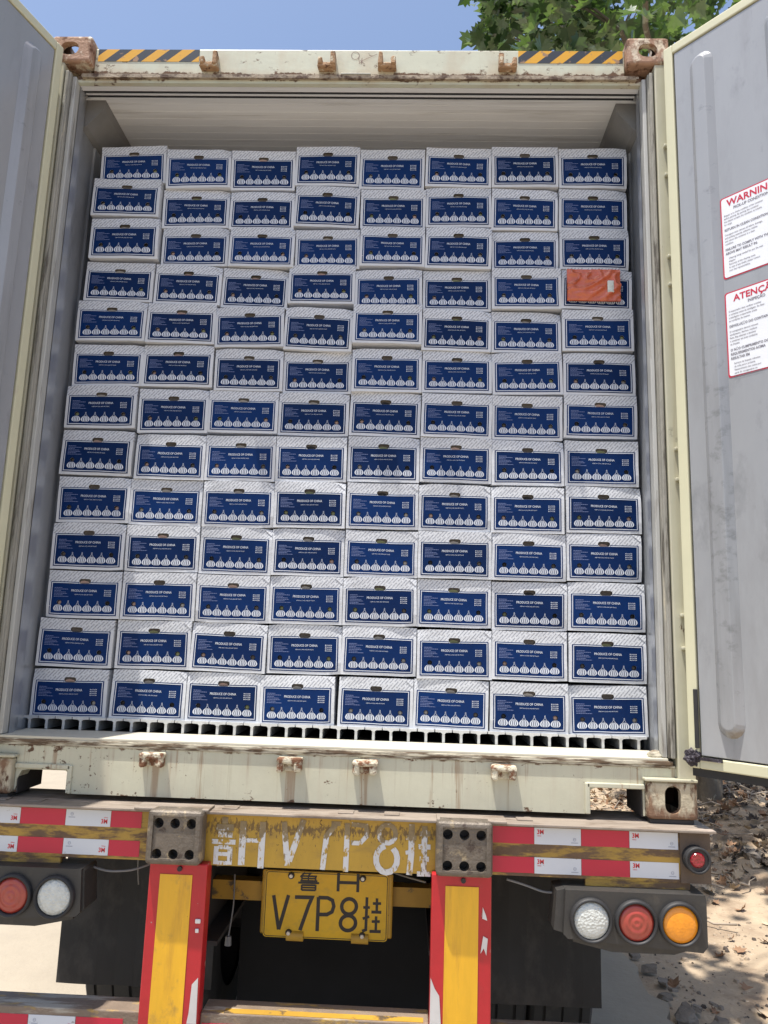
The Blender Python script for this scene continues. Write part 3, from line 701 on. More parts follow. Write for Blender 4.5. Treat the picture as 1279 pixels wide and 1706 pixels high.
for z0, z1 in ((-.079,-.029),(-.1665,-.1185)):
    for i, (a, c) in enumerate(((.545,.681),(.681,.829),(.829,.981),(.981,1.134))): tape(a+.0006, c-.0006, z0, z1, whtape if i % 2 else redtape, 'L' if i % 2 else '')
    for i, (a, c) in enumerate(((-.687,-.585),(-.836,-.687),(-.986,-.836),(-1.135,-.986),(-1.232,-1.135))): tape(a+.0006, c-.0006, z0, z1, whtape if i % 2 else redtape, 'R' if i % 2 else '')
# bump blocks
for s in (-1, 1):
    xc = -.457 if s < 0 else .455; A = MB(); A.bbox(xc-.088,xc+.088,-.120,-.0465,-.170,-.006,.014,0,3)
    cs = [MB().box(xc-.068,xc+.068,-.140,-.112,-.150,-.024)]
    for hx_ in (-.052,0,.052):
        for hz_ in (-.046,-.138): cs.append(MB().cyl((xc+hx_,-.16,hz_),(xc+hx_,-.066,hz_),.0155,n=18,smooth=False))
    BB = boolean(A, cs); BB = tb(BB, 'bump_block', blockm)
    for hx_ in (-.052,0,.052):
        for hz_ in (-.046,-.138): h = MB(); h.cyl((xc+hx_,-.0675,hz_),(xc+hx_,-.066,hz_),.0153,n=18); tb(h, 'bolt_recess', ink, BB)
# rear guard posts and bar
for s in (-1, 1):
    x0, x1 = (-.537,-.352) if s < 0 else (.357,.543)
    b = MB(); b.bbox(x0,x1,-.080,-.02,-.93,-.172,.004); P_ = tb(b, 'guard_post', redp)
    b = MB(); rx0, rx1 = (-.503,-.398) if s < 0 else (.398,.503)
    b.prism([(rx0+.002,-.205),(rx1,-.205),(rx1-.001,-.5),(rx1-.002,-.90),(rx0-.002,-.90),(rx0,-.5)], lambda a,c,t: (a,t,c), -.0825, -.081); tb(b, 'reflector_panel', ywref, P_)
    b = MB(); q = -.0835
    if s < 0:
        b.prism([(-.376,-.52),(-.358,-.50),(-.355,-.63),(-.385,-.63),(-.380,-.60)], lambda a,c,t: (a,t,c), q, q+.002)
        tb(b, 'peeled_patch', silver, P_); b = MB(); b.bbox(-.379,-.362,-.086,-.0805,-.345,-.332,.002); tb(b, 'paint_chip', silver, P_); b = MB(); b.bbox(-.377,-.366,-.086,-.0805,-.372,-.360,.002)
    else:
        b.prism([(.3585,-.47),(.372,-.50),(.386,-.52),(.392,-.60),(.358,-.62)], lambda a,c,t: (a,t,c), q, q+.002)
        tb(b, 'peeled_patch', silver, P_); b = MB()
        b.prism([(.516,-.262),(.526,-.285),(.530,-.300),(.515,-.295)], lambda a,c,t: (a,t,c), q, q+.002)
        tb(b, 'paint_chip', silver, P_); b = MB()
        b.prism([(.518,-.345),(.532,-.352),(.528,-.40),(.520,-.38),(.510,-.395)], lambda a,c,t: (a,t,c), q, q+.002)
    tb(b, 'paint_chip', silver, P_)
    b = MB(); b.cyl(((x0+x1)/2+.005,-.088,-.187),((x0+x1)/2+.005,-.079,-.187),.008,n=8); tb(b, 'bolt', ink, P_)
GB = MB(); GB.bbox(-1.20,-.5375,-.050,.05,-.76,-.618,.004); GB.bbox(-.3515,.3565,-.050,.05,-.76,-.612,.004); GB.bbox(.5435,1.20,-.050,.05,-.76,-.630,.004)
GB = tb(GB, 'guard_bar', barm)
b = MB(); b.box(-.28,.34,-.046,-.015,-.6118,-.6105); tb(b, 'guard_bar_sunlit_paint', darkyel, GB)  # yellow paint cut to a narrow strip where sun catches the bar top
for z0, z1 in ((-.690,-.640),):
    for i in range(8):
        a = -1.19+i*.15
        if a+.15 < -.53 or (a > -.36 and a < .2): pass
        if a+.148 > -.54: break
        o = tape(a, a+.148, z0, z1, redtape if i % 2 else whtape, '' if i % 2 else 'R', -.0515); o.parent = GB
    for i in range(4): o = tape(-.345+i*.165, -.345+i*.165+.163, z0, z1, whtape if i % 2 else redtape, 'L' if i % 2 else '', -.0515); o.parent = GB
    for i in range(4): o = tape(.55+i*.15, .55+i*.15+.148, z0, z1, whtape if i % 2 else redtape, 'L' if i % 2 else '', -.0515); o.parent = GB
# side marker lamp at the right and left end
for s in (-1, 1):
    b = MB(); c = (s*1.181,-.100)
    b.cyl((c[0],-.085,c[1]),(c[0],-.0525,c[1]),.0365,.040,n=28); ML = tb(b, 'marker_lamp', blackrub)
    b = MB(); b.cyl((c[0]-.002,-.091,c[1]+.002),(c[0]-.002,-.0855,c[1]+.002),.019,.0235,n=24); o = tb(b, 'lamp_lens', lens_m, ML)
    b = MB(); b.tube([(c[0]+.036*cos(t*pi/12),-.086,c[1]+.036*sin(t*pi/12)) for t in range(25)], .0045, 8); tb(b, 'lamp_rim', blackrub, ML)
# lamp clusters
def lampbox(s):
    xin, xout = .745, 1.195; sh = .020 if s < 0 else 0
    A = MB(); A.prism([(s*.770,-.198),(s*xout,-.198),(s*1.198,-.215),(s*1.198,-.345),(s*1.183,-.362),(s*.775,-.338),(s*.762,-.325)], lambda a,c,t: (a,t,c), -.094, .02)
    A.prism([(s*.770,-.199),(s*.7615,-.325),(s*(.735+sh),-.318),(s*(.745+sh),-.205)], lambda a,c,t: (a,t,c), -.080, .02)
    A.prism([(s*.80,-.342),(s*1.18,-.3635),(s*1.11,-.385),(s*.92,-.385),(s*.80,-.36)], lambda a,c,t: (a,t,c), -.05, .03)
    A.v = [(v[0]+sh,v[1],v[2]) for v in A.v]
    BX = tb(A, 'lamp_cluster', blackpl)
    for xx, lm in ((.846,lens_w),(.982,lens_r),(1.115,lens_a)):
        c = (s*xx+sh,-.282)
        q = MB(); n = 36
        rings = [(.0655,-.0945),(.0645,-.106),(.0600,-.111),(.0555,-.109),(.0535,-.098)]
        vs = [(c[0]+r*cos(2*pi*i/n), y, c[1]+r*sin(2*pi*i/n)) for r,y in rings for i in range(n)]
        q.add(vs, [(k_*n+i,k_*n+(i+1)%n,(k_+1)*n+(i+1)%n,(k_+1)*n+i) for k_ in range(4) for i in range(n)], 0, True)
        BZ = tb(q, 'lamp_bezel', blackrub, BX)
        q = MB(); rr = [(.0535,-.099),(.050,-.104),(.036,-.107),(.018,-.1085),(.0,-.109)]
        vs = [(r*cos(2*pi*i/n), y, r*sin(2*pi*i/n)) for r,y in rr for i in range(n)]
        q.add(vs, [(k_*n+i,k_*n+(i+1)%n,(k_+1)*n+(i+1)%n,(k_+1)*n+i) for k_ in range(4) for i in range(n)], 0, True)
        o = q.build('lamp_lens', lm, BX); o.location = (c[0], 0, c[1]+ZC)
    b = MB(); b.box(s*.842,s*1.168,-.043,-.02,-.1975,-.1765); b.box(s*.90,s*.95,-.02,.14,-.23,-.2003); tb(b, 'lamp_bracket', yelrust, BX)
lampbox(1); lampbox(-1)
# licence plate with hand-drawn characters
def LP(x, z, y=.2668): return (x-.004, y, z-.3865)       # plate centre
b = MB(); n_ = []
def rrect(w_, h_, r):
    pts = []
    for (cx, cz, stt) in ((w_/2-r,h_/2-r,0),(-w_/2+r,h_/2-r,90),(-w_/2+r,-h_/2+r,180),(w_/2-r,-h_/2+r,270)):
        for k_ in range(6): an = radians(stt+k_*18); pts.append((cx+r*cos(an), cz+r*sin(an)))
    return pts
b.prism(rrect(.44,.22,.012), lambda a,c,t: LP(a,c,t), .270, .2725)
PLT = tb(b, 'licence_plate', platey)
b = MB(); rr = rrect(.432,.212,.010); stroke(b, rr, .0022, lambda x,z: LP(x,z,.2696), 0, True)
def Q(pts, w_, closed=False):      # crop units -> plate units
    P_ = [((cx-603)/1010*.44, -((cy-(168+(cx-100)*.033))/535*.22)+.11) for cx, cy in pts]
    stroke(b, P_, w_, lambda x,z: LP(x,z,.2694), 0, closed)
W1 = .0105; W2 = .0125
Q([(697,188),(697,335)], W1); Q([(858,192),(858,340)], W1); Q([(705,262),(850,266)], W1)
Q([(172,370),(226,645)], W2); Q([(294,368),(226,645)], W2)
Q([(347,384),(488,386),(462,450),(400,650)], W2)
Q([(540,655),(540,382)], W2); Q([(540,386),(615,388),(655,408),(668,455),(655,500),(615,522),(540,522)], W2)
Q(arc(792,456,60,62,0,360,20)[:-1], W2, True); Q(arc(788,588,62,60,0,360,20)[:-1], W2, True)
Q([(936,380),(934,640),(905,652)], .010); Q([(908,462),(962,462)], .009); Q([(906,552),(960,535)], .009)
Q([(1018,388),(1018,500)], .009); Q([(985,430),(1052,430)], .009); Q([(975,498),(1056,500)], .010)
Q([(1015,532),(1015,650)], .009); Q([(980,574),(1046,574)], .009); Q([(965,652),(1056,654)], .010)
Q([(420,182),(385,222)], .006); Q([(405,192),(470,190),(450,208)], .006)          # the province character
Q([(385,212),(520,216)], .006); Q([(398,212),(396,252)], .006); Q([(508,214),(510,254)], .006); Q([(450,212),(450,252)], .005)
Q([(398,232),(508,234)], .005); Q([(385,250),(525,254)], .006); Q([(368,266),(540,270)], .007)
Q([(398,284),(398,328)], .0065); Q([(512,284),(512,330)], .0065); Q([(398,286),(512,288)], .0065); Q([(405,306),(505,308)], .0055); Q([(398,326),(512,328)], .0065)
tb(b, 'plate_lettering', ink, PLT)
for (x, z) in ((-.128,.096),(.128,.096),(-.128,-.093),(.132,-.093)):
    b = MB(); c = LP(x, z, .262); b.cyl((c[0],.262,c[2]),(c[0],.2695,c[2]),.0105,.012,n=16); B_ = tb(b, 'plate_bolt', ink, PLT)
    b = MB(); b.cyl((c[0],.258,c[2]),(c[0],.2619,c[2]),.0062,.0072,n=12); tb(b, 'bolt_head', boltm, PLT)
b = MB(); b.bbox(-.235,.232,.2735,.279,-.487,-.274,.006); b.cyl((-.14,.276,-.49),(-.08,.276,-.49),.018,n=12); b.cyl((.09,.276,-.49),(.15,.276,-.49),.018,n=12)
tb(b, 'plate_backing', yel, PLT)
# chassis below
for s in (-1, 1):
    b = MB(); b.box(s*.42,s*.43,.16,12,-.48,-.05); b.box(s*.36,s*.49,.16,12,-.05,-.035); b.box(s*.36,s*.49,.16,12,-.495,-.48); tb(b, 'chassis_beam', steel)
b = MB(); b.box(-.437,.437,.30,.36,-.388,-.323); tb(b, 'cross_beam', darkyel)
for y in (2.0,3.3,4.6,6.5,8.5,10.5):
    b = MB(); b.box(-1.18,1.18,y,y+.08,-.14,-.05); tb(b, 'cross_member', steel)
for s in (-1, 1):
    b = MB()
    xa, xb = (.47,1.085) if s < 0 else (.47,1.04)
    nn = 8; vs = []; 
    for i in range(nn+1):
        x = xa+(xb-xa)*i/nn; dy = .003*sin(i*1.7)
        for z in (-.812,-.21): vs.append((s*x,.60+dy,z)); vs.append((s*x,.608+dy,z))
    fs = []
    for i in range(nn):
        a = 4*i; c = a+4
        fs += [(a,c,c+2,a+2),(a+1,a+3,c+3,c+1),(a,a+1,c+1,c),(a+2,c+2,c+3,a+3)]
    fs += [(0,2,3,1),(4*nn,4*nn+1,4*nn+3,4*nn+2)]
    b.add(vs, fs); b.box(s*.44,s*1.1,.61,.64,-.24,-.20); tb(b, 'mud_flap', flapm)
b = MB(); b.box(-.435,.435,.95,.96,-1.02,-.10); tb(b, 'shade_sheet', shadem)  # added dark sheet, no real part: paints the darkness between the guard posts
for y in (1.30,2.61,3.92):
    b = MB(); b.cyl((-1.1,y,-.75),(1.1,y,-.75),.065,n=16); b.bbox(-.55,-.35,y-.3,y+.3,-.68,-.60,.01); b.bbox(.35,.55,y-.3,y+.3,-.68,-.60,.01); tb(b, 'axle', steel)
    for s in (-1, 1):
        for xc in (.665,.935):
            R_, wd = .50, .27; b = MB(); n = 64; rings = []
            prof = [(-.5,.30),(-.5,.40),(-.47,.475),(-.42,.495),(-.30,.5),(-.29,.487),(-.26,.487),(-.25,.5),(-.02,.5),(-.01,.487),(.01,.487),(.02,.5),(.25,.5),(.26,.487),(.29,.487),(.30,.5),(.42,.495),(.47,.475),(.5,.40),(.5,.30)]
            for u, r in prof: rings.append([(s*xc+u*wd, y+r*cos(2*pi*i/n), -.75+r*sin(2*pi*i/n)) for i in range(n)])
            vs = [v for q in rings for v in q]
            b.add(vs, [(k_*n+i,k_*n+(i+1)%n,(k_+1)*n+(i+1)%n,(k_+1)*n+i) for k_ in range(len(prof)-1) for i in range(n)], 0, False)
            WH = tb(b, 'wheel', tyrem)
            b = MB(); b.cyl((s*xc-.12,y,-.75),(s*xc+.12,y,-.75),.301,n=32,caps=False); b.cyl((s*xc-.02,y,-.75),(s*xc+.02,y,-.75),.298,n=32); b.cyl((s*xc-.1,y,-.75),(s*xc+.1,y,-.75),.11,n=20)
            tb(b, 'rim', steel, WH)
# cables
def cable(pts, r=.004): 
    b = MB(); P_ = []
    for i in range(len(pts)-1):
        a, c = Vector(pts[i]), Vector(pts[i+1])
        for k_ in range(5): P_.append(a.lerp(c, k_/5))
    P_.append(Vector(pts[-1]))
    for _ in range(3): P_ = [P_[0]]+[(P_[i-1]+P_[i]*2+P_[i+1])/4 for i in range(1,len(P_)-1)]+[P_[-1]]
    b.tube(P_, r, 6); tb(b, 'cable', wirem)
cable([(-.78,.0,-.205),(-.70,-.01,-.225),(-.62,0,-.222),(-.55,.03,-.20)])
cable([(.60,.0,-.20),(.66,.0,-.215),(.72,0,-.235),(.77,-.01,-.23)])
cable([(-.345,.02,-.20),(-.28,.15,-.225),(-.20,.30,-.235),(.0,.31,-.22)], .003)
cable([(.0,.31,-.22),(.15,.31,-.245),(.25,.16,-.243),(.34,.02,-.225)], .003)
cable([(-.34,.29,-.30),(-.335,.28,-.40),(-.345,.27,-.50)], .003)
b = MB(); b.cyl((-.345,.27,-.53),(-.345,.27,-.50),.012,.010,n=10); tb(b, 'cable_plug', wirem)
cable([(-.70,.3,-.21),(-.705,.32,-.30),(-.70,.33,-.36)], .003)

# ================================================================== CARTONS
CW, CHh, CD = .2785, .1805, .38
PX0, PX1, PZ0, PZ1 = -.1285, .1275, -.0800, .0475      # printed panel
HW, HH, HZ = .045, .0185, .0510                         # hand hole
from mathutils.geometry import delaunay_2d_cdt
def face_with_holes(x0, x1, z0, z1, holes, step=.02):
    pts = []; edges = []
    def loop(L_):
        n0 = len(pts)
        for p in L_: pts.append(Vector(p))
        for i in range(len(L_)): edges.append((n0+i, n0+(i+1)%len(L_)))
    nx = max(2, round((x1-x0)/step)); nz_ = max(2, round((z1-z0)/step))
    bd = [(x0+(x1-x0)*i/nx,z0) for i in range(nx)]+[(x1,z0+(z1-z0)*i/nz_) for i in range(nz_)]+[(x1-(x1-x0)*i/nx,z1) for i in range(nx)]+[(x0,z1-(z1-z0)*i/nz_) for i in range(nz_)]
    loop(bd)
    for h in holes: loop(h)
    def inside(p, poly):
        c = False; j = len(poly)-1
        for i in range(len(poly)):
            xi, yi = poly[i]; xj, yj = poly[j]
            if (yi > p[1]) != (yj > p[1]) and p[0] < (xj-xi)*(p[1]-yi)/(yj-yi)+xi: c = not c
            j = i
        return c
    for i in range(1,nx):
        for j in range(1,nz_):
            p = (x0+(x1-x0)*i/nx, z0+(z1-z0)*j/nz_)
            if not any(inside(p,h) for h in holes): pts.append(Vector(p))
    V, _, F, *_r_ = delaunay_2d_cdt(pts, edges, [], 0, 1e-7)
    F = [f for f in F if not any(inside(((V[f[0]].x+V[f[1]].x+V[f[2]].x)/3,(V[f[0]].y+V[f[1]].y+V[f[2]].y)/3), h) for h in holes)]
    return [(v.x,v.y) for v in V], F
slot = stadium(0,HZ,HW,HH,6)
def circ(cx, cz, r, n=12): return [(cx+r*cos(2*pi*i/n), cz+r*sin(2*pi*i/n)) for i in range(n)]
VX = (-.0915, .0925); VZ = -.0320; VR = .0088
vents = [circ(VX[0],VZ,VR), circ(VX[1],VZ,VR)]
def tri_to(mb, V, F, y, Wf, m=0):
    mb.add([Wf(x,y,z) for x,z in V], F, m)
def garlic(mb, cx, cz, y, Wf, skip_top=False):
    w2, h = .0189, .0250
    def prof(t):
        u = 2*t**.85-1; return max(.06, (1-abs(u)**1.9))**.5*(1-.12*t)      # t 0 bottom .. 1 neck
    n = 7
    for (a, c) in ((-1,-.64),(-.54,-.22),(-.13,.13),(.22,.54),(.64,1)):
        L_ = []; R2 = []
        for i in range(n+1):
            t = i/n; z = cz-.0175+h*t; wv = w2*prof(t*.94+.03)
            shrink = .82 if 0 < i < n else .4
            mid = (a+c)/2; hw = (c-a)/2*shrink
            wv *= 1; L_.append(Wf(cx+wv*(mid-hw),y,z)); R2.append(Wf(cx+wv*(mid+hw),y,z))
        mb.add(L_+R2, [(i,i+1,n+2+i,n+1+i) for i in range(n)])
    if not skip_top:
        T_ = lambda x,z: Wf(x,y,z)
        stroke(mb, [(cx-.0068,cz+.0062),(cx-.0016,cz+.0140),(cx-.0010,cz+.0235)], .0010, T_)
        stroke(mb, [(cx+.0068,cz+.0062),(cx+.0018,cz+.0140),(cx+.0012,cz+.0235)], .0010, T_)
        
def make_carton(variant):
    rnd = random.Random(variant*7+3)
    bulge = rnd.uniform(.001,.006); tw = rnd.uniform(-.003,.003); sg = rnd.uniform(-.0030,.0012); ed = rnd.uniform(0,.0025)
    bx_, bz_ = rnd.uniform(-.04,.04), rnd.uniform(-.03,.03); nd = rnd.uniform(0,50)
    crn = [rnd.choice((0,0,.004,.007)) for _ in range(4)]
    def Wf(x, y, z):
        fr = max(0., 1-max(0,y)/.06)
        u = (x-bx_)/(CW/2); v = (z-bz_)/(CHh/2)
        yy = y-fr*(bulge*max(0,1-u*u)*max(0,1-v*v))+fr*tw*u*v
        zz = z+sg*cos(x/(CW/2)*pi/2)*(1 if z > 0 else .2)*max(-1,min(1,z/(CHh/2)))
        if z > .08 and x > .10: yy += ed*((x-.10)/.04)*fr*1.5
        cr = fr*crn[(x > 0)+2*(z > 0)]*max(0,(abs(x)-.095)/.044)*max(0,(abs(z)-.045)/.045)
        nv = noise.noise_vector(Vector((x*11+nd,z*14,nd)))
        return (x+nv.x*.0012, yy+cr+fr*nv.y*.0018, zz+nv.z*.0014-cr*.5*(1 if z > 0 else -1))
    root = thing('garlic_carton', 'white carton with navy printed panel showing garlic bulbs', 'carton')
    b = MB(); V, F = face_with_holes(-CW/2,CW/2,-CHh/2,CHh/2,[slot]+vents,.024); tri_to(b, V, F, 0, Wf)
    # sides top bottom back with slightly rounded front edge
    nx, nz_ = 10, 7
    def sheet(fn, nu, nv):
        b.add([Wf(*fn(i/nu,j/nv)) for j in range(nv+1) for i in range(nu+1)], [(j*(nu+1)+i,j*(nu+1)+i+1,(j+1)*(nu+1)+i+1,(j+1)*(nu+1)+i) for j in range(nv) for i in range(nu)])
    sheet(lambda u,v: (-CW/2+CW*u, CD*v*v, CHh/2), nx, 4); sheet(lambda u,v: (-CW/2+CW*u, CD*v*v, -CHh/2), nx, 4)
    sheet(lambda u,v: (-CW/2, CD*v*v, -CHh/2+CHh*u), nz_, 4); sheet(lambda u,v: (CW/2, CD*v*v, -CHh/2+CHh*u), nz_, 4)
    b.add([(-CW/2,CD,-CHh/2),(CW/2,CD,-CHh/2),(CW/2,CD,CHh/2),(-CW/2,CD,CHh/2)], [(0,1,2,3)])
    # folded flap line and tucked corner at upper right
    b.add([Wf(.105,-.0016,CHh/2-.001),Wf(CW/2-.001,-.0016,CHh/2-.030),Wf(CW/2-.001,-.0006,CHh/2-.001)], [(0,1,2)])
    b.build('carton_body', carton, root)
    b = MB(); V, F = face_with_holes(PX0,PX1,PZ0,PZ1,[],.024)
    def inside(p, poly):
        return False
    # panel with the slot bitten from its upper edge and both vents cut out
    top = [p for p in slot if p[1] < PZ1-.0001]
    s2 = sorted(top, key=lambda p: atan2(p[1]-HZ, p[0]))
    bite = [(s2[0][0]-.0004,PZ1+.001)]+s2+[(s2[-1][0]+.0004,PZ1+.001)]
    V, F = face_with_holes(PX0,PX1,PZ0,PZ1,[bite]+vents,.024) if False else face_with_holes(PX0,PX1,PZ0,PZ1,vents,.024)
    def inslot(c):
        return abs(c[0]) < HW/2-.002 and c[1] > HZ-HH/2+.0006
    # refine around the bite: clip triangles crossing the slot by using a separate strip
    V, F = face_with_holes(PX0,PX1,PZ0,HZ-HH/2-.0004,vents,.024); tri_to(b, V, F, -.0008, Wf)
    V, F = face_with_holes(PX0,-HW/2+.0005,HZ-HH/2-.0004,PZ1,[],.024); tri_to(b, V, F, -.0008, Wf)
    V, F = face_with_holes(HW/2-.0005,PX1,HZ-HH/2-.0004,PZ1,[],.024); tri_to(b, V, F, -.0008, Wf)
    pn = b.build('printed_panel', navy, root)
    b = MB(); y = -.0014; T_ = lambda x,z: Wf(x,y,z); ins = .0055; wl = .0027
    def dense(a, c, k_): return [(a[0]+(c[0]-a[0])*i/k_, a[1]+(c[1]-a[1])*i/k_) for i in range(k_+1)]
    xa, xb, za, zb = PX0+ins, PX1-ins, PZ0+ins, PZ1-ins+.001
    stroke(b, dense((xa,zb),(-HW/2-.001,zb),6), wl, T_); stroke(b, dense((HW/2+.001,zb),(xb,zb),6), wl, T_)
    stroke(b, dense((xa-wl/2,za),(xb+wl/2,za),12), wl, T_); stroke(b, dense((xa,za),(xa,zb+wl/2),6), wl, T_); stroke(b, dense((xb,za),(xb,zb+wl/2),6), wl, T_)
    text_mesh('PRODUCE OF CHINA', .0122, lambda u,v: Wf(u,y,.0100+v), b, 0, 'CENTER', .0001, .84)
    text_mesh('KEEP IN A COOL AND DRY PLACE', .0050, lambda u,v: Wf(u,y,-.0026+v), b, 0, 'CENTER', 0, .90)
    for i in range(4):
        z = .0166-.0068*i; stroke(b, [(.078,z),(.081,z)], .0034, T_)
        text_mesh(('4.5-5.0CM','5.0-5.5CM','5.5-6.0CM','6.0-6.5CM')[i], .0052, lambda u,v: Wf(.0825+u,y,z-.0018+v), b, 0, 'LEFT', .0001, .92)
    for i in range(6): garlic(b, -.0935+i*.0373, -.0480, y, Wf, skip_top=(i in (0,5)))
    b.build('panel_print', prwhite, pn)
    b = MB()
    for i, (wd, ) in enumerate(((.030,),(.052,),(.026,),(.044,),(.050,),(.034,),(.056,))):
        z = .0240-.0056*i; x = -.113; rr_ = random.Random(i)
        while x < -.113+wd:
            l = rr_.uniform(.003,.008); stroke(b, [(x,z),(min(x+l,-.113+wd),z)], .0021, lambda u,v: Wf(u,y,v)); x += l+.0012
    b.build('small_print', prfaint, pn)
    return root, Wf
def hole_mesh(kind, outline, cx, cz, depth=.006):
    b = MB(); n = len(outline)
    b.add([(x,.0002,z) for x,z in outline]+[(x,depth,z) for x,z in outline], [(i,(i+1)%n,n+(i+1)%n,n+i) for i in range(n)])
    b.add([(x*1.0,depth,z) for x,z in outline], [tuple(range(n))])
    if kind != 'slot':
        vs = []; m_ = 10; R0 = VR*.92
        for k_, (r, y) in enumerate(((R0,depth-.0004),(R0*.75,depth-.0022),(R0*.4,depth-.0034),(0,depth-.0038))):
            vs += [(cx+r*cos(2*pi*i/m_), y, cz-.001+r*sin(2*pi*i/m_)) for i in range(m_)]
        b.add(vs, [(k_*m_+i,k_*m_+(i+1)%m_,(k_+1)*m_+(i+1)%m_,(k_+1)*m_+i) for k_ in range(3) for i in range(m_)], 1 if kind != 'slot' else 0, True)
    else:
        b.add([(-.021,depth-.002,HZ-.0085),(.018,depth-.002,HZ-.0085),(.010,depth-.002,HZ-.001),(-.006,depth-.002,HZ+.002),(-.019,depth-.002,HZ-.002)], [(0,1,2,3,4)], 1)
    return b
protos = [make_carton(i)[0] for i in range(9)]
slots = []; v0 = []; v1 = []
for nm, lst, ol, cx in (('hand_hole', slots, slot, 0), ('vent_hole', v0, vents[0], VX[0]), ('vent_hole', v1, vents[1], VX[1])):
    for mt in (holeA, holeB, holeC, holeD, holeE):
        kind = 'slot' if lst is slots else 'v'
        o = hole_mesh(kind, ol, cx, VZ).build(nm, [holeD if kind == 'v' else holeA, mt], None); lst.append(o)
G=[[(-0.945,2.544),(-0.665,2.528),(-0.393,2.527),(-0.123,2.550),(0.148,2.537),(0.424,2.548),(0.698,2.551),(0.977,2.551)],
[(-0.957,2.383),(-0.667,2.352),(-0.387,2.340),(-0.117,2.364),(0.157,2.356),(0.427,2.369),(0.698,2.364),(0.976,2.364)],
[(-0.949,2.203),(-0.657,2.178),(-0.378,2.173),(-0.107,2.172),(0.159,2.183),(0.428,2.186),(0.700,2.181),(0.977,2.186)],
[(-0.957,2.013),(-0.673,2.006),(-0.397,1.998),(-0.123,2.015),(0.149,1.997),(0.425,2.002),(0.703,2.007),(0.983,2.009)],
[(-0.972,1.842),(-0.686,1.836),(-0.406,1.826),(-0.128,1.825),(0.149,1.844),(0.426,1.827),(0.703,1.825),(0.985,1.836)],
[(-0.972,1.657),(-0.687,1.659),(-0.400,1.646),(-0.126,1.645),(0.152,1.657),(0.430,1.654),(0.707,1.652),(0.989,1.656)],
[(-0.982,1.481),(-0.691,1.473),(-0.412,1.472),(-0.132,1.470),(0.151,1.477),(0.431,1.474),(0.707,1.473),(0.991,1.482)],
[(-0.980,1.293),(-0.687,1.283),(-0.410,1.285),(-0.132,1.287),(0.150,1.294),(0.431,1.296),(0.709,1.293),(0.991,1.296)],
[(-0.976,1.106),(-0.692,1.102),(-0.406,1.102),(-0.129,1.106),(0.152,1.108),(0.429,1.108),(0.707,1.106),(0.996,1.115)],
[(-0.980,0.923),(-0.689,0.921),(-0.405,0.920),(-0.127,0.922),(0.153,0.923),(0.432,0.927),(0.711,0.926),(0.994,0.932)],
[(-0.977,0.737),(-0.688,0.739),(-0.404,0.737),(-0.126,0.740),(0.153,0.742),(0.432,0.744),(0.714,0.741),(0.999,0.747)],
[(-0.990,0.554),(-0.694,0.557),(-0.408,0.555),(-0.123,0.557),(0.156,0.560),(0.436,0.556),(0.713,0.560),(1.000,0.560)],
[(-0.994,0.368),(-0.697,0.372),(-0.417,0.372),(-0.140,0.370),(0.150,0.372),(0.426,0.374),(0.711,0.372),(0.998,0.371)]]

ORD = ['first','second','third','fourth','fifth','sixth','seventh','eighth','ninth','tenth','eleventh','twelfth','bottom']
rnd = random.Random(5)
def copy_to(o, parent):
    c = o.copy(); COL.objects.link(c); c.parent = parent
    for ch in o.children: copy_to(ch, c)
    return c
used = set()
for r in range(13):
    for c in range(8):
        hx, hz_ = G[r][c]
        v = rnd.randrange(9); P_ = protos[v]
        if v not in used: root = P_; used.add(v)
        else:
            root = P_.copy(); COL.objects.link(root)
            for ch in P_.children:
                if ch.name.split('.')[0] not in ('hand_hole','vent_hole'): copy_to(ch, root)
        gaps = []
        if r > 0: gaps.append(G[r-1][c][1]-hz_)
        if r < 12: gaps.append(hz_-G[r+1][c][1])
        sz = max(.93, min(1.0, min(gaps)/.1815))
        gx = []
        if c > 0: gx.append(hx-G[r][c-1][0])
        if c < 7: gx.append(G[r][c+1][0]-hx)
        sx = max(.95, min(1.02, (min(gx)-.0012)/CW))
        dy = rnd.gauss(0,.005) if r < 7 else rnd.gauss(0,.0025)
        if c == 0 and r in (1,2): dy -= .012
        root.scale = (sx, 1, sz)
        root.location = (hx, .252+dy, ZC+hz_-HZ*sz)
        tilt = rnd.gauss(0,.35 if r > 6 else .8)
        root.rotation_euler = (radians(rnd.gauss(0,.6 if r > 6 else 1.1)), radians(tilt), radians(rnd.gauss(0,.6)))
        root['group'] = 'garlic cartons stacked in the container'; root['category'] = 'carton'
        rw = 'bottom row' if r == 12 else ('top row' if r == 0 else ORD[r]+' row from the top')
        cl = 'leftmost' if c == 0 else ('rightmost' if c == 7 else ORD[c]+' from the left')
        root['label'] = 'white and navy garlic carton, %s in the %s' % (cl, rw)
        if (r, c) == (3, 7): root['label'] = 'white and navy garlic carton behind the orange packet, rightmost in its row'
        for lst, wts in ((slots, (5,2,2,1,4)), (v0, (3,3,3,4,2)), (v1, (3,3,3,4,2))):
            h = rnd.choices(lst, wts)[0].copy(); COL.objects.link(h); h.parent = root
for o in slots+v0+v1: bpy.data.objects.remove(o)

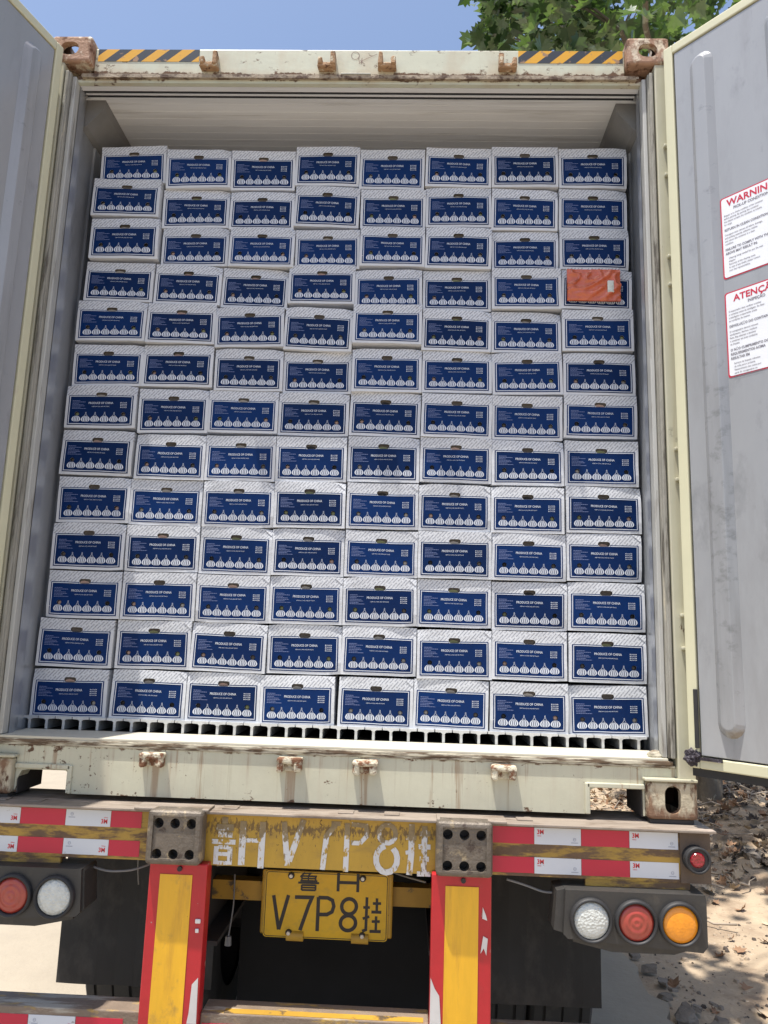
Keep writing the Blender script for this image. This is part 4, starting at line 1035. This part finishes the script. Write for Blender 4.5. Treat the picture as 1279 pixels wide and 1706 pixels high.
# orange packet taped over one carton
hx, hz_ = G[3][7]
pk = thing('document_packet', 'crumpled orange document packet in clear film taped on a garlic carton', 'packet', (.967, .2325, ZC+1.970))
b = MB(); nx, nz_ = 46, 30; W_, H_ = .210, .134
def pf(i, j):
    x = -W_/2+W_*i/nx; z = -H_/2+H_*j/nz_
    n1 = noise.noise(Vector((x*18-z*26, z*14+x*9, 1))); y = -.005-.012*(1-abs(n1))**6*(.3+sin(pi*j/nz_))-.0035*noise.noise(Vector((x*12,z*75,4)))-.003*noise.noise(Vector((x*60+z*20,z*9,7)))*(1 if z > .02 else .4)-.003*sin(pi*i/nx)*sin(pi*j/nz_)
    return (x+.0012*noise.noise(Vector((z*40,0,2))), y, z+.0012*noise.noise(Vector((x*40,3,2))))
b.add([pf(i,j) for j in range(nz_+1) for i in range(nx+1)], [(j*(nx+1)+i,j*(nx+1)+i+1,(j+1)*(nx+1)+i+1,(j+1)*(nx+1)+i) for j in range(nz_) for i in range(nx)], 0, True)
k_ = len(b.v)
b.add([(x, .000, z) for x, z in ((-W_/2,-H_/2),(W_/2,-H_/2),(W_/2,H_/2),(-W_/2,H_/2))], [(0,1,2,3)])
b.build('orange_paper', orange, pk)
b = MB(); b.bbox(.052,.078,-.018,-.008,-.034,.016,.004); b.bbox(.056,.074,-.0195,-.0178,-.010,.010,.001); b.build('temperature_logger', label_w, pk)
b = MB(); b.add([(-W_/2-.004,-.001,H_/2-.006),(W_/2+.003,-.001,H_/2-.006),(W_/2+.003,-.002,H_/2+.008),(-W_/2-.002,-.002,H_/2+.008)], [(0,1,2,3)]); b.build('tape_strip', carton, pk)

# ================================================================== TREES
def maple_leaf():
    o = [(0,-.10),(.10,-.16),(.30,-.22),(.27,-.05),(.50,.10),(.30,.16),(.36,.34),(.16,.33),(.0,.62)]
    return o+[(-x,y) for x,y in reversed(o[1:-1])]
LEAF = maple_leaf()
def crown_mesh(centres, per, spread, rnd, keep, smin=.17, smax=.29):
    b = MB()
    for (cx, cy, cz, rr) in centres:
        for _ in range(per):
            p = Vector((cx+rnd.gauss(0,rr), cy+rnd.gauss(0,rr), cz+rnd.gauss(0,rr*.7)))
            if not keep(p): continue
            s = rnd.uniform(smin, smax)
            nrm = Vector((rnd.gauss(0,.55), rnd.gauss(0,.55), 1)).normalized()
            a = Vector((rnd.gauss(0,1), rnd.gauss(0,1), -.5)); a = (a-nrm*a.dot(nrm)).normalized(); c = nrm.cross(a)
            fold = rnd.uniform(.1,.5); dr = rnd.uniform(.05,.35)
            vs = [p+(c*x+a*y+nrm*(abs(x)*fold-y*y*dr))*s for x, y in LEAF]+[p+nrm*0]
            n = len(LEAF); m = 0 if rnd.random() < .45 else 1
            b.add(vs, [(i,(i+1)%n,n) for i in range(n)], m)
    return b
def keep1(p):
    z = p.z-ZC; dy = p.y+2.656
    if dy < 2.6 or z < 3.15: return False
    if p.x < 1.35 and p.y > -.1 and z < 3.2: return False
    a = (p.x-.264)/dy; e = (z-.518)/dy
    if e > 1.04 and p.y < 4.6 and not (p.y < 2.4 and p.x < 2.6 and z < 6.3): return False
    lim = .060+.035*noise.noise(Vector((e*24,a*9,p.y*.3)))+max(0,(.958-e))*.50-max(0,e-.958)*.8
    if e < 1.02 and a < lim: return False
    return p.y > .15
rnd = random.Random(21)
cs = []
for _ in range(270):
    while True:
        u = Vector((rnd.uniform(-1,1), rnd.uniform(-1,1), rnd.uniform(-1,1)))
        if .25 < u.length < 1: break
    cs.append((3.7+u.x*3.3, 5.0+u.y*4.0, 8.4+u.z*2.7, rnd.uniform(.16,.34)))
for _ in range(7): cs.append((rnd.uniform(.7,2.3), rnd.uniform(.5,1.9), rnd.uniform(6.1,7.1), .16))
for _ in range(26): 
    y = rnd.uniform(2.6,4.2); dy = y+2.656; e = rnd.uniform(.86,1.02); a = rnd.uniform(.06,.30)
    cs.append((.264+a*dy, y, ZC+.518+e*dy, rnd.uniform(.12,.2)))
TX, TY = 3.50, 5.95
TR1 = thing('plane_tree', 'leafy plane tree rising behind the container with branches over its right corner', 'tree', (TX,TY,0))
crown_mesh(cs, 27, 1, rnd, keep1, .12, .23).build('crown', [leafA, leafB], TR1, (TX,TY,0))
def limb(b, p0, p1, r0, r1, rnd, wob=.2):
    p0, p1 = Vector(p0), Vector(p1); pts = []; n = 7; L_ = (p1-p0).length
    for i in range(n+1):
        t = i/n; q = p0.lerp(p1, t)+Vector((0,0,.12*L_*sin(pi*t)))
        if 0 < i < n: q += Vector((rnd.gauss(0,1),rnd.gauss(0,1),rnd.gauss(0,1)))*wob*.06*L_
        pts.append(q)
    b.tube(pts, 0, 8, radii=[r0+(r1-r0)*i/n for i in range(n+1)])
b = MB(); zb = gz(TX,TY)-.1
b.tube([(TX,TY,zb),(TX-.02,TY,.25),(TX-.08,TY+.02,1.4),(TX-.04,TY+.05,2.8),(TX+.05,TY,4.4),(TX+.1,TY,6.0),(TX+.05,TY,8.0)], 0, 14, radii=[.19,.15,.135,.13,.12,.09,.05])
b.build('trunk', bark, TR1, (TX,TY,0))
b = MB(); pick = rnd.sample(cs[:270], 60)+cs[270:277:2]+cs[277::3]
hubs = [(TX+.02,TY,3.9),(TX+.07,TY,5.0),(TX+.1,TY,6.2),(TX+.05,TY,7.4)]
subs = []
for k in range(11):
    an = 2*pi*k/11+.3; h = hubs[k%4]; q = (3.4+1.9*cos(an), 5.0+2.4*sin(an), h[2]+1.6)
    if k in (5,6,7): q = (1.9, 3.0+.7*(k-6), 6.9)
    limb(b, h, q, .045, .02, rnd); subs.append(q)
for c in pick:
    h = min(subs, key=lambda s_: (Vector(s_)-Vector(c[:3])).length)
    if keep1(Vector(c[:3])): limb(b, h, c[:3], .014, .004, rnd)
b.build('branch', bark, TR1, (TX,TY,0))
# two more trees of the row
def plain_tree(x, y, sc, seed, label):
    rnd = random.Random(seed); t = thing('plane_tree', label, 'tree', (x,y,0)); cs = []
    for _ in range(150):
        while True:
            u = Vector((rnd.uniform(-1,1), rnd.uniform(-1,1), rnd.uniform(-1,1)))
            if .35 < u.length < 1: break
        cs.append((x+u.x*3*sc, y+u.y*3*sc, 7*sc+u.z*2.9*sc, .42))
    crown_mesh(cs, 34, 1, rnd, lambda p: True, .2, .34).build('crown', [leafA, leafB], t, (x,y,0))
    b = MB(); b.tube([(x,y,-.1),(x+.03,y,1.5),(x-.05,y,4*sc),(x,y,7*sc)], 0, 12, radii=[.2,.16,.13,.06]); b.build('trunk', bark, t, (x,y,0))
    b = MB()
    for c in rnd.sample(cs, 26): limb(b, (x,y,rnd.uniform(3,6)*sc), c[:3], .05, .012, rnd)
    b.build('branch', bark, t, (x,y,0))
plain_tree(8.2, 8.6, .95, 3, 'second plane tree of the row, farther right of the container')
plain_tree(7.0, 15.5, 1.1, 4, 'farthest plane tree of the row, well behind the litter heap')

# ================================================================== LITTER AND RUBBLE
rnd = random.Random(8)
b = MB(); cnt = 0
while cnt < 5200:
    x = rnd.uniform(1.7,7.5); y = rnd.uniform(1.2,11.5)
    h = bank(x,y); d = .05+min(1, h*4.5)+(.35 if y > 6 else 0)+max(0,.5*noise.noise(Vector((x*1.3,y*1.3,5))))*.3
    if rnd.random() > d: continue
    cnt += 1
    p = Vector((x, y, gz(x,y)+rnd.uniform(.002,.012+.05*min(1,h*4))))
    s = rnd.uniform(.05,.13); nrm = Vector((rnd.gauss(0,.5), rnd.gauss(0,.5), 1)).normalized()
    a = Vector((rnd.gauss(0,1), rnd.gauss(0,1), 0)); a = (a-nrm*a.dot(nrm)).normalized(); c = nrm.cross(a); k = rnd.uniform(.2,1.1)
    vs = [p+(c*u+a*v+nrm*(u*u*k*1.6+v*v*k*.5))*s for u, v in LEAF]+[p]
    n = len(LEAF); b.add(vs, [(i,(i+1)%n,n) for i in range(n)], rnd.choices((0,1,2),(4,3,5 if h > .1 else 1))[0])
tag(b.build('leaf_litter', [litA, litB, litC]), 'dry fallen leaves scattered over the dirt beside the slab', 'leaf litter', kind='stuff')
b = MB()
for _ in range(150):
    x = rnd.gauss(4.1,.8); y = rnd.gauss(5.6,1.2)
    if rnd.random() < .3: x = rnd.uniform(2,6); y = rnd.uniform(3,9)
    if (x-TX)**2+(y-TY)**2 < .1: continue
    l = rnd.uniform(.15,.6); an = rnd.uniform(0,pi); z = gz(x,y)+.03
    P_ = [(x+cos(an)*l*(t-.5)+rnd.gauss(0,.012), y+sin(an)*l*(t-.5)+rnd.gauss(0,.012), z+rnd.uniform(-.01,.06)) for t in (0,.35,.7,1)]
    b.tube(P_, 0, 5, radii=[.008,.007,.005,.003])
tag(b.build('twig_litter', twigm), 'broken grey twigs lying through the leaf litter heap', 'twigs', kind='stuff')
b = MB(); cnt = 0
while cnt < 2600:
    x = rnd.uniform(1.62,5.6); y = rnd.uniform(.6,8) if rnd.random() < .6 else rnd.uniform(.8,3.5)
    if x < 1.80 and noise.noise(Vector((x*5,y*3,9))) < -.1: continue
    if noise.noise(Vector((x*1.9,y*1.9,3))) < rnd.uniform(-.5,.35): continue
    cnt += 1; r = min(.035, rnd.lognormvariate(-4.85,.5)); z = gz(x,y)+r*.2; k = rnd.uniform(0,6)
    vs = [(x+cos(k+2*pi*i/5)*r*rnd.uniform(.7,1.2), y+sin(k+2*pi*i/5)*r*rnd.uniform(.7,1.2), z-r*.3) for i in range(5)]
    vs += [(x+cos(k+.5+2*pi*i/4)*r*.6, y+sin(k+.5+2*pi*i/4)*r*.6, z+r*rnd.uniform(.25,.6)) for i in range(4)]
    b.add(vs, [(0,1,5),(1,6,5),(1,2,6),(2,7,6),(2,3,7),(3,8,7),(3,4,8),(4,5,8),(4,0,5),(5,6,7,8)], rnd.choices((0,1,2),(5,3,2))[0])
tag(b.build('gravel', [mat('pebble_tan', (.34,.27,.20), .95, var=.3), rubble, litC]), 'small stones and crumbs scattered over the dry dirt', 'gravel', kind='stuff')
b = MB()
for _ in range(1500):
    x = rnd.uniform(4.2,13); y = rnd.uniform(7.5,15)
    if noise.noise(Vector((x*.8,y*.8,2))) < -.05: continue
    z = gz(x,y)
    for k in range(5):
        an = rnd.uniform(0,2*pi); h = rnd.uniform(.06,.2); dx, dy = cos(an)*h*.5, sin(an)*h*.5; q = .006
        b.add([(x-q,y,z),(x+q,y,z),(x+dx*.5,y+dy*.5,z+h*.7),(x+dx,y+dy,z+h)], [(0,1,2),(2,1,3)])
tag(b.build('grass', leafB), 'thin green grass growing under the trees', 'grass', kind='stuff')
chunks = [(1.70,1.62,.10,'largest pale slab'),(1.78,1.48,.065,''),(1.66,1.84,.06,''),(1.72,2.04,.05,''),(1.79,1.74,.045,''),(1.70,2.22,.055,''),
          (1.68,2.42,.04,''),(1.86,1.58,.05,''),(1.74,1.95,.035,''),(1.66,1.45,.055,''),(1.90,1.80,.03,''),(1.71,2.62,.04,'')]
def chunk(x, y, r, z, label, sd):
    bm = bmesh.new(); bmesh.ops.create_cube(bm, size=2); bmesh.ops.subdivide_edges(bm, edges=bm.edges[:], cuts=3, use_grid_fill=True)
    rr = random.Random(sd); R3 = Matrix.Rotation(rr.uniform(0,6), 3, 'Z') @ Matrix.Rotation(rr.gauss(0,.25), 3, 'X') @ Matrix.Rotation(rr.gauss(0,.25), 3, 'Y')
    q = [Vector((rr.gauss(0,1),rr.gauss(0,1),rr.gauss(0,.6))).normalized() for _ in range(5)]
    for v in bm.verts:
        c = v.co.copy()
        for n_ in q:
            d = c.dot(n_)-.82
            if d > 0: c -= n_*d
        c += noise.noise_vector(c*2.5+Vector((sd,0,0)))*.16
        v.co = R3 @ Vector((c.x*r*1.25, c.y*r*.9, c.z*r*.45))
    o = MB().bm(bm).build('concrete_chunk', rubble); o.location = (x,y,z); tag(o, label, 'rubble', 'broken concrete chunks along the slab edge')
NTH = ['nearest','second','third','fourth','fifth','sixth','seventh','eighth','ninth','tenth','eleventh','farthest']
for i, (x, y, r, l) in enumerate(sorted(chunks, key=lambda c: c[1])):
    r *= .62; chunk(x, y, r, r*.25-.008, '%s broken concrete chunk along the crumbled edge of the yard slab' % NTH[i], i)
heap = [(3.2,4.3,.07),(3.6,4.6,.09),(4.1,4.4,.06),(4.5,4.9,.10),(3.9,5.2,.08),(3.0,5.0,.06),(4.9,5.3,.07)]
for i, (x, y, r) in enumerate(sorted(heap)):
    chunk(x, y, r, gz(x,y)+.02, 'grey rubble chunk half buried in the leaf litter heap, %s from the left' % ['first','second','third','fourth','fifth','sixth','last'][i], 50+i)
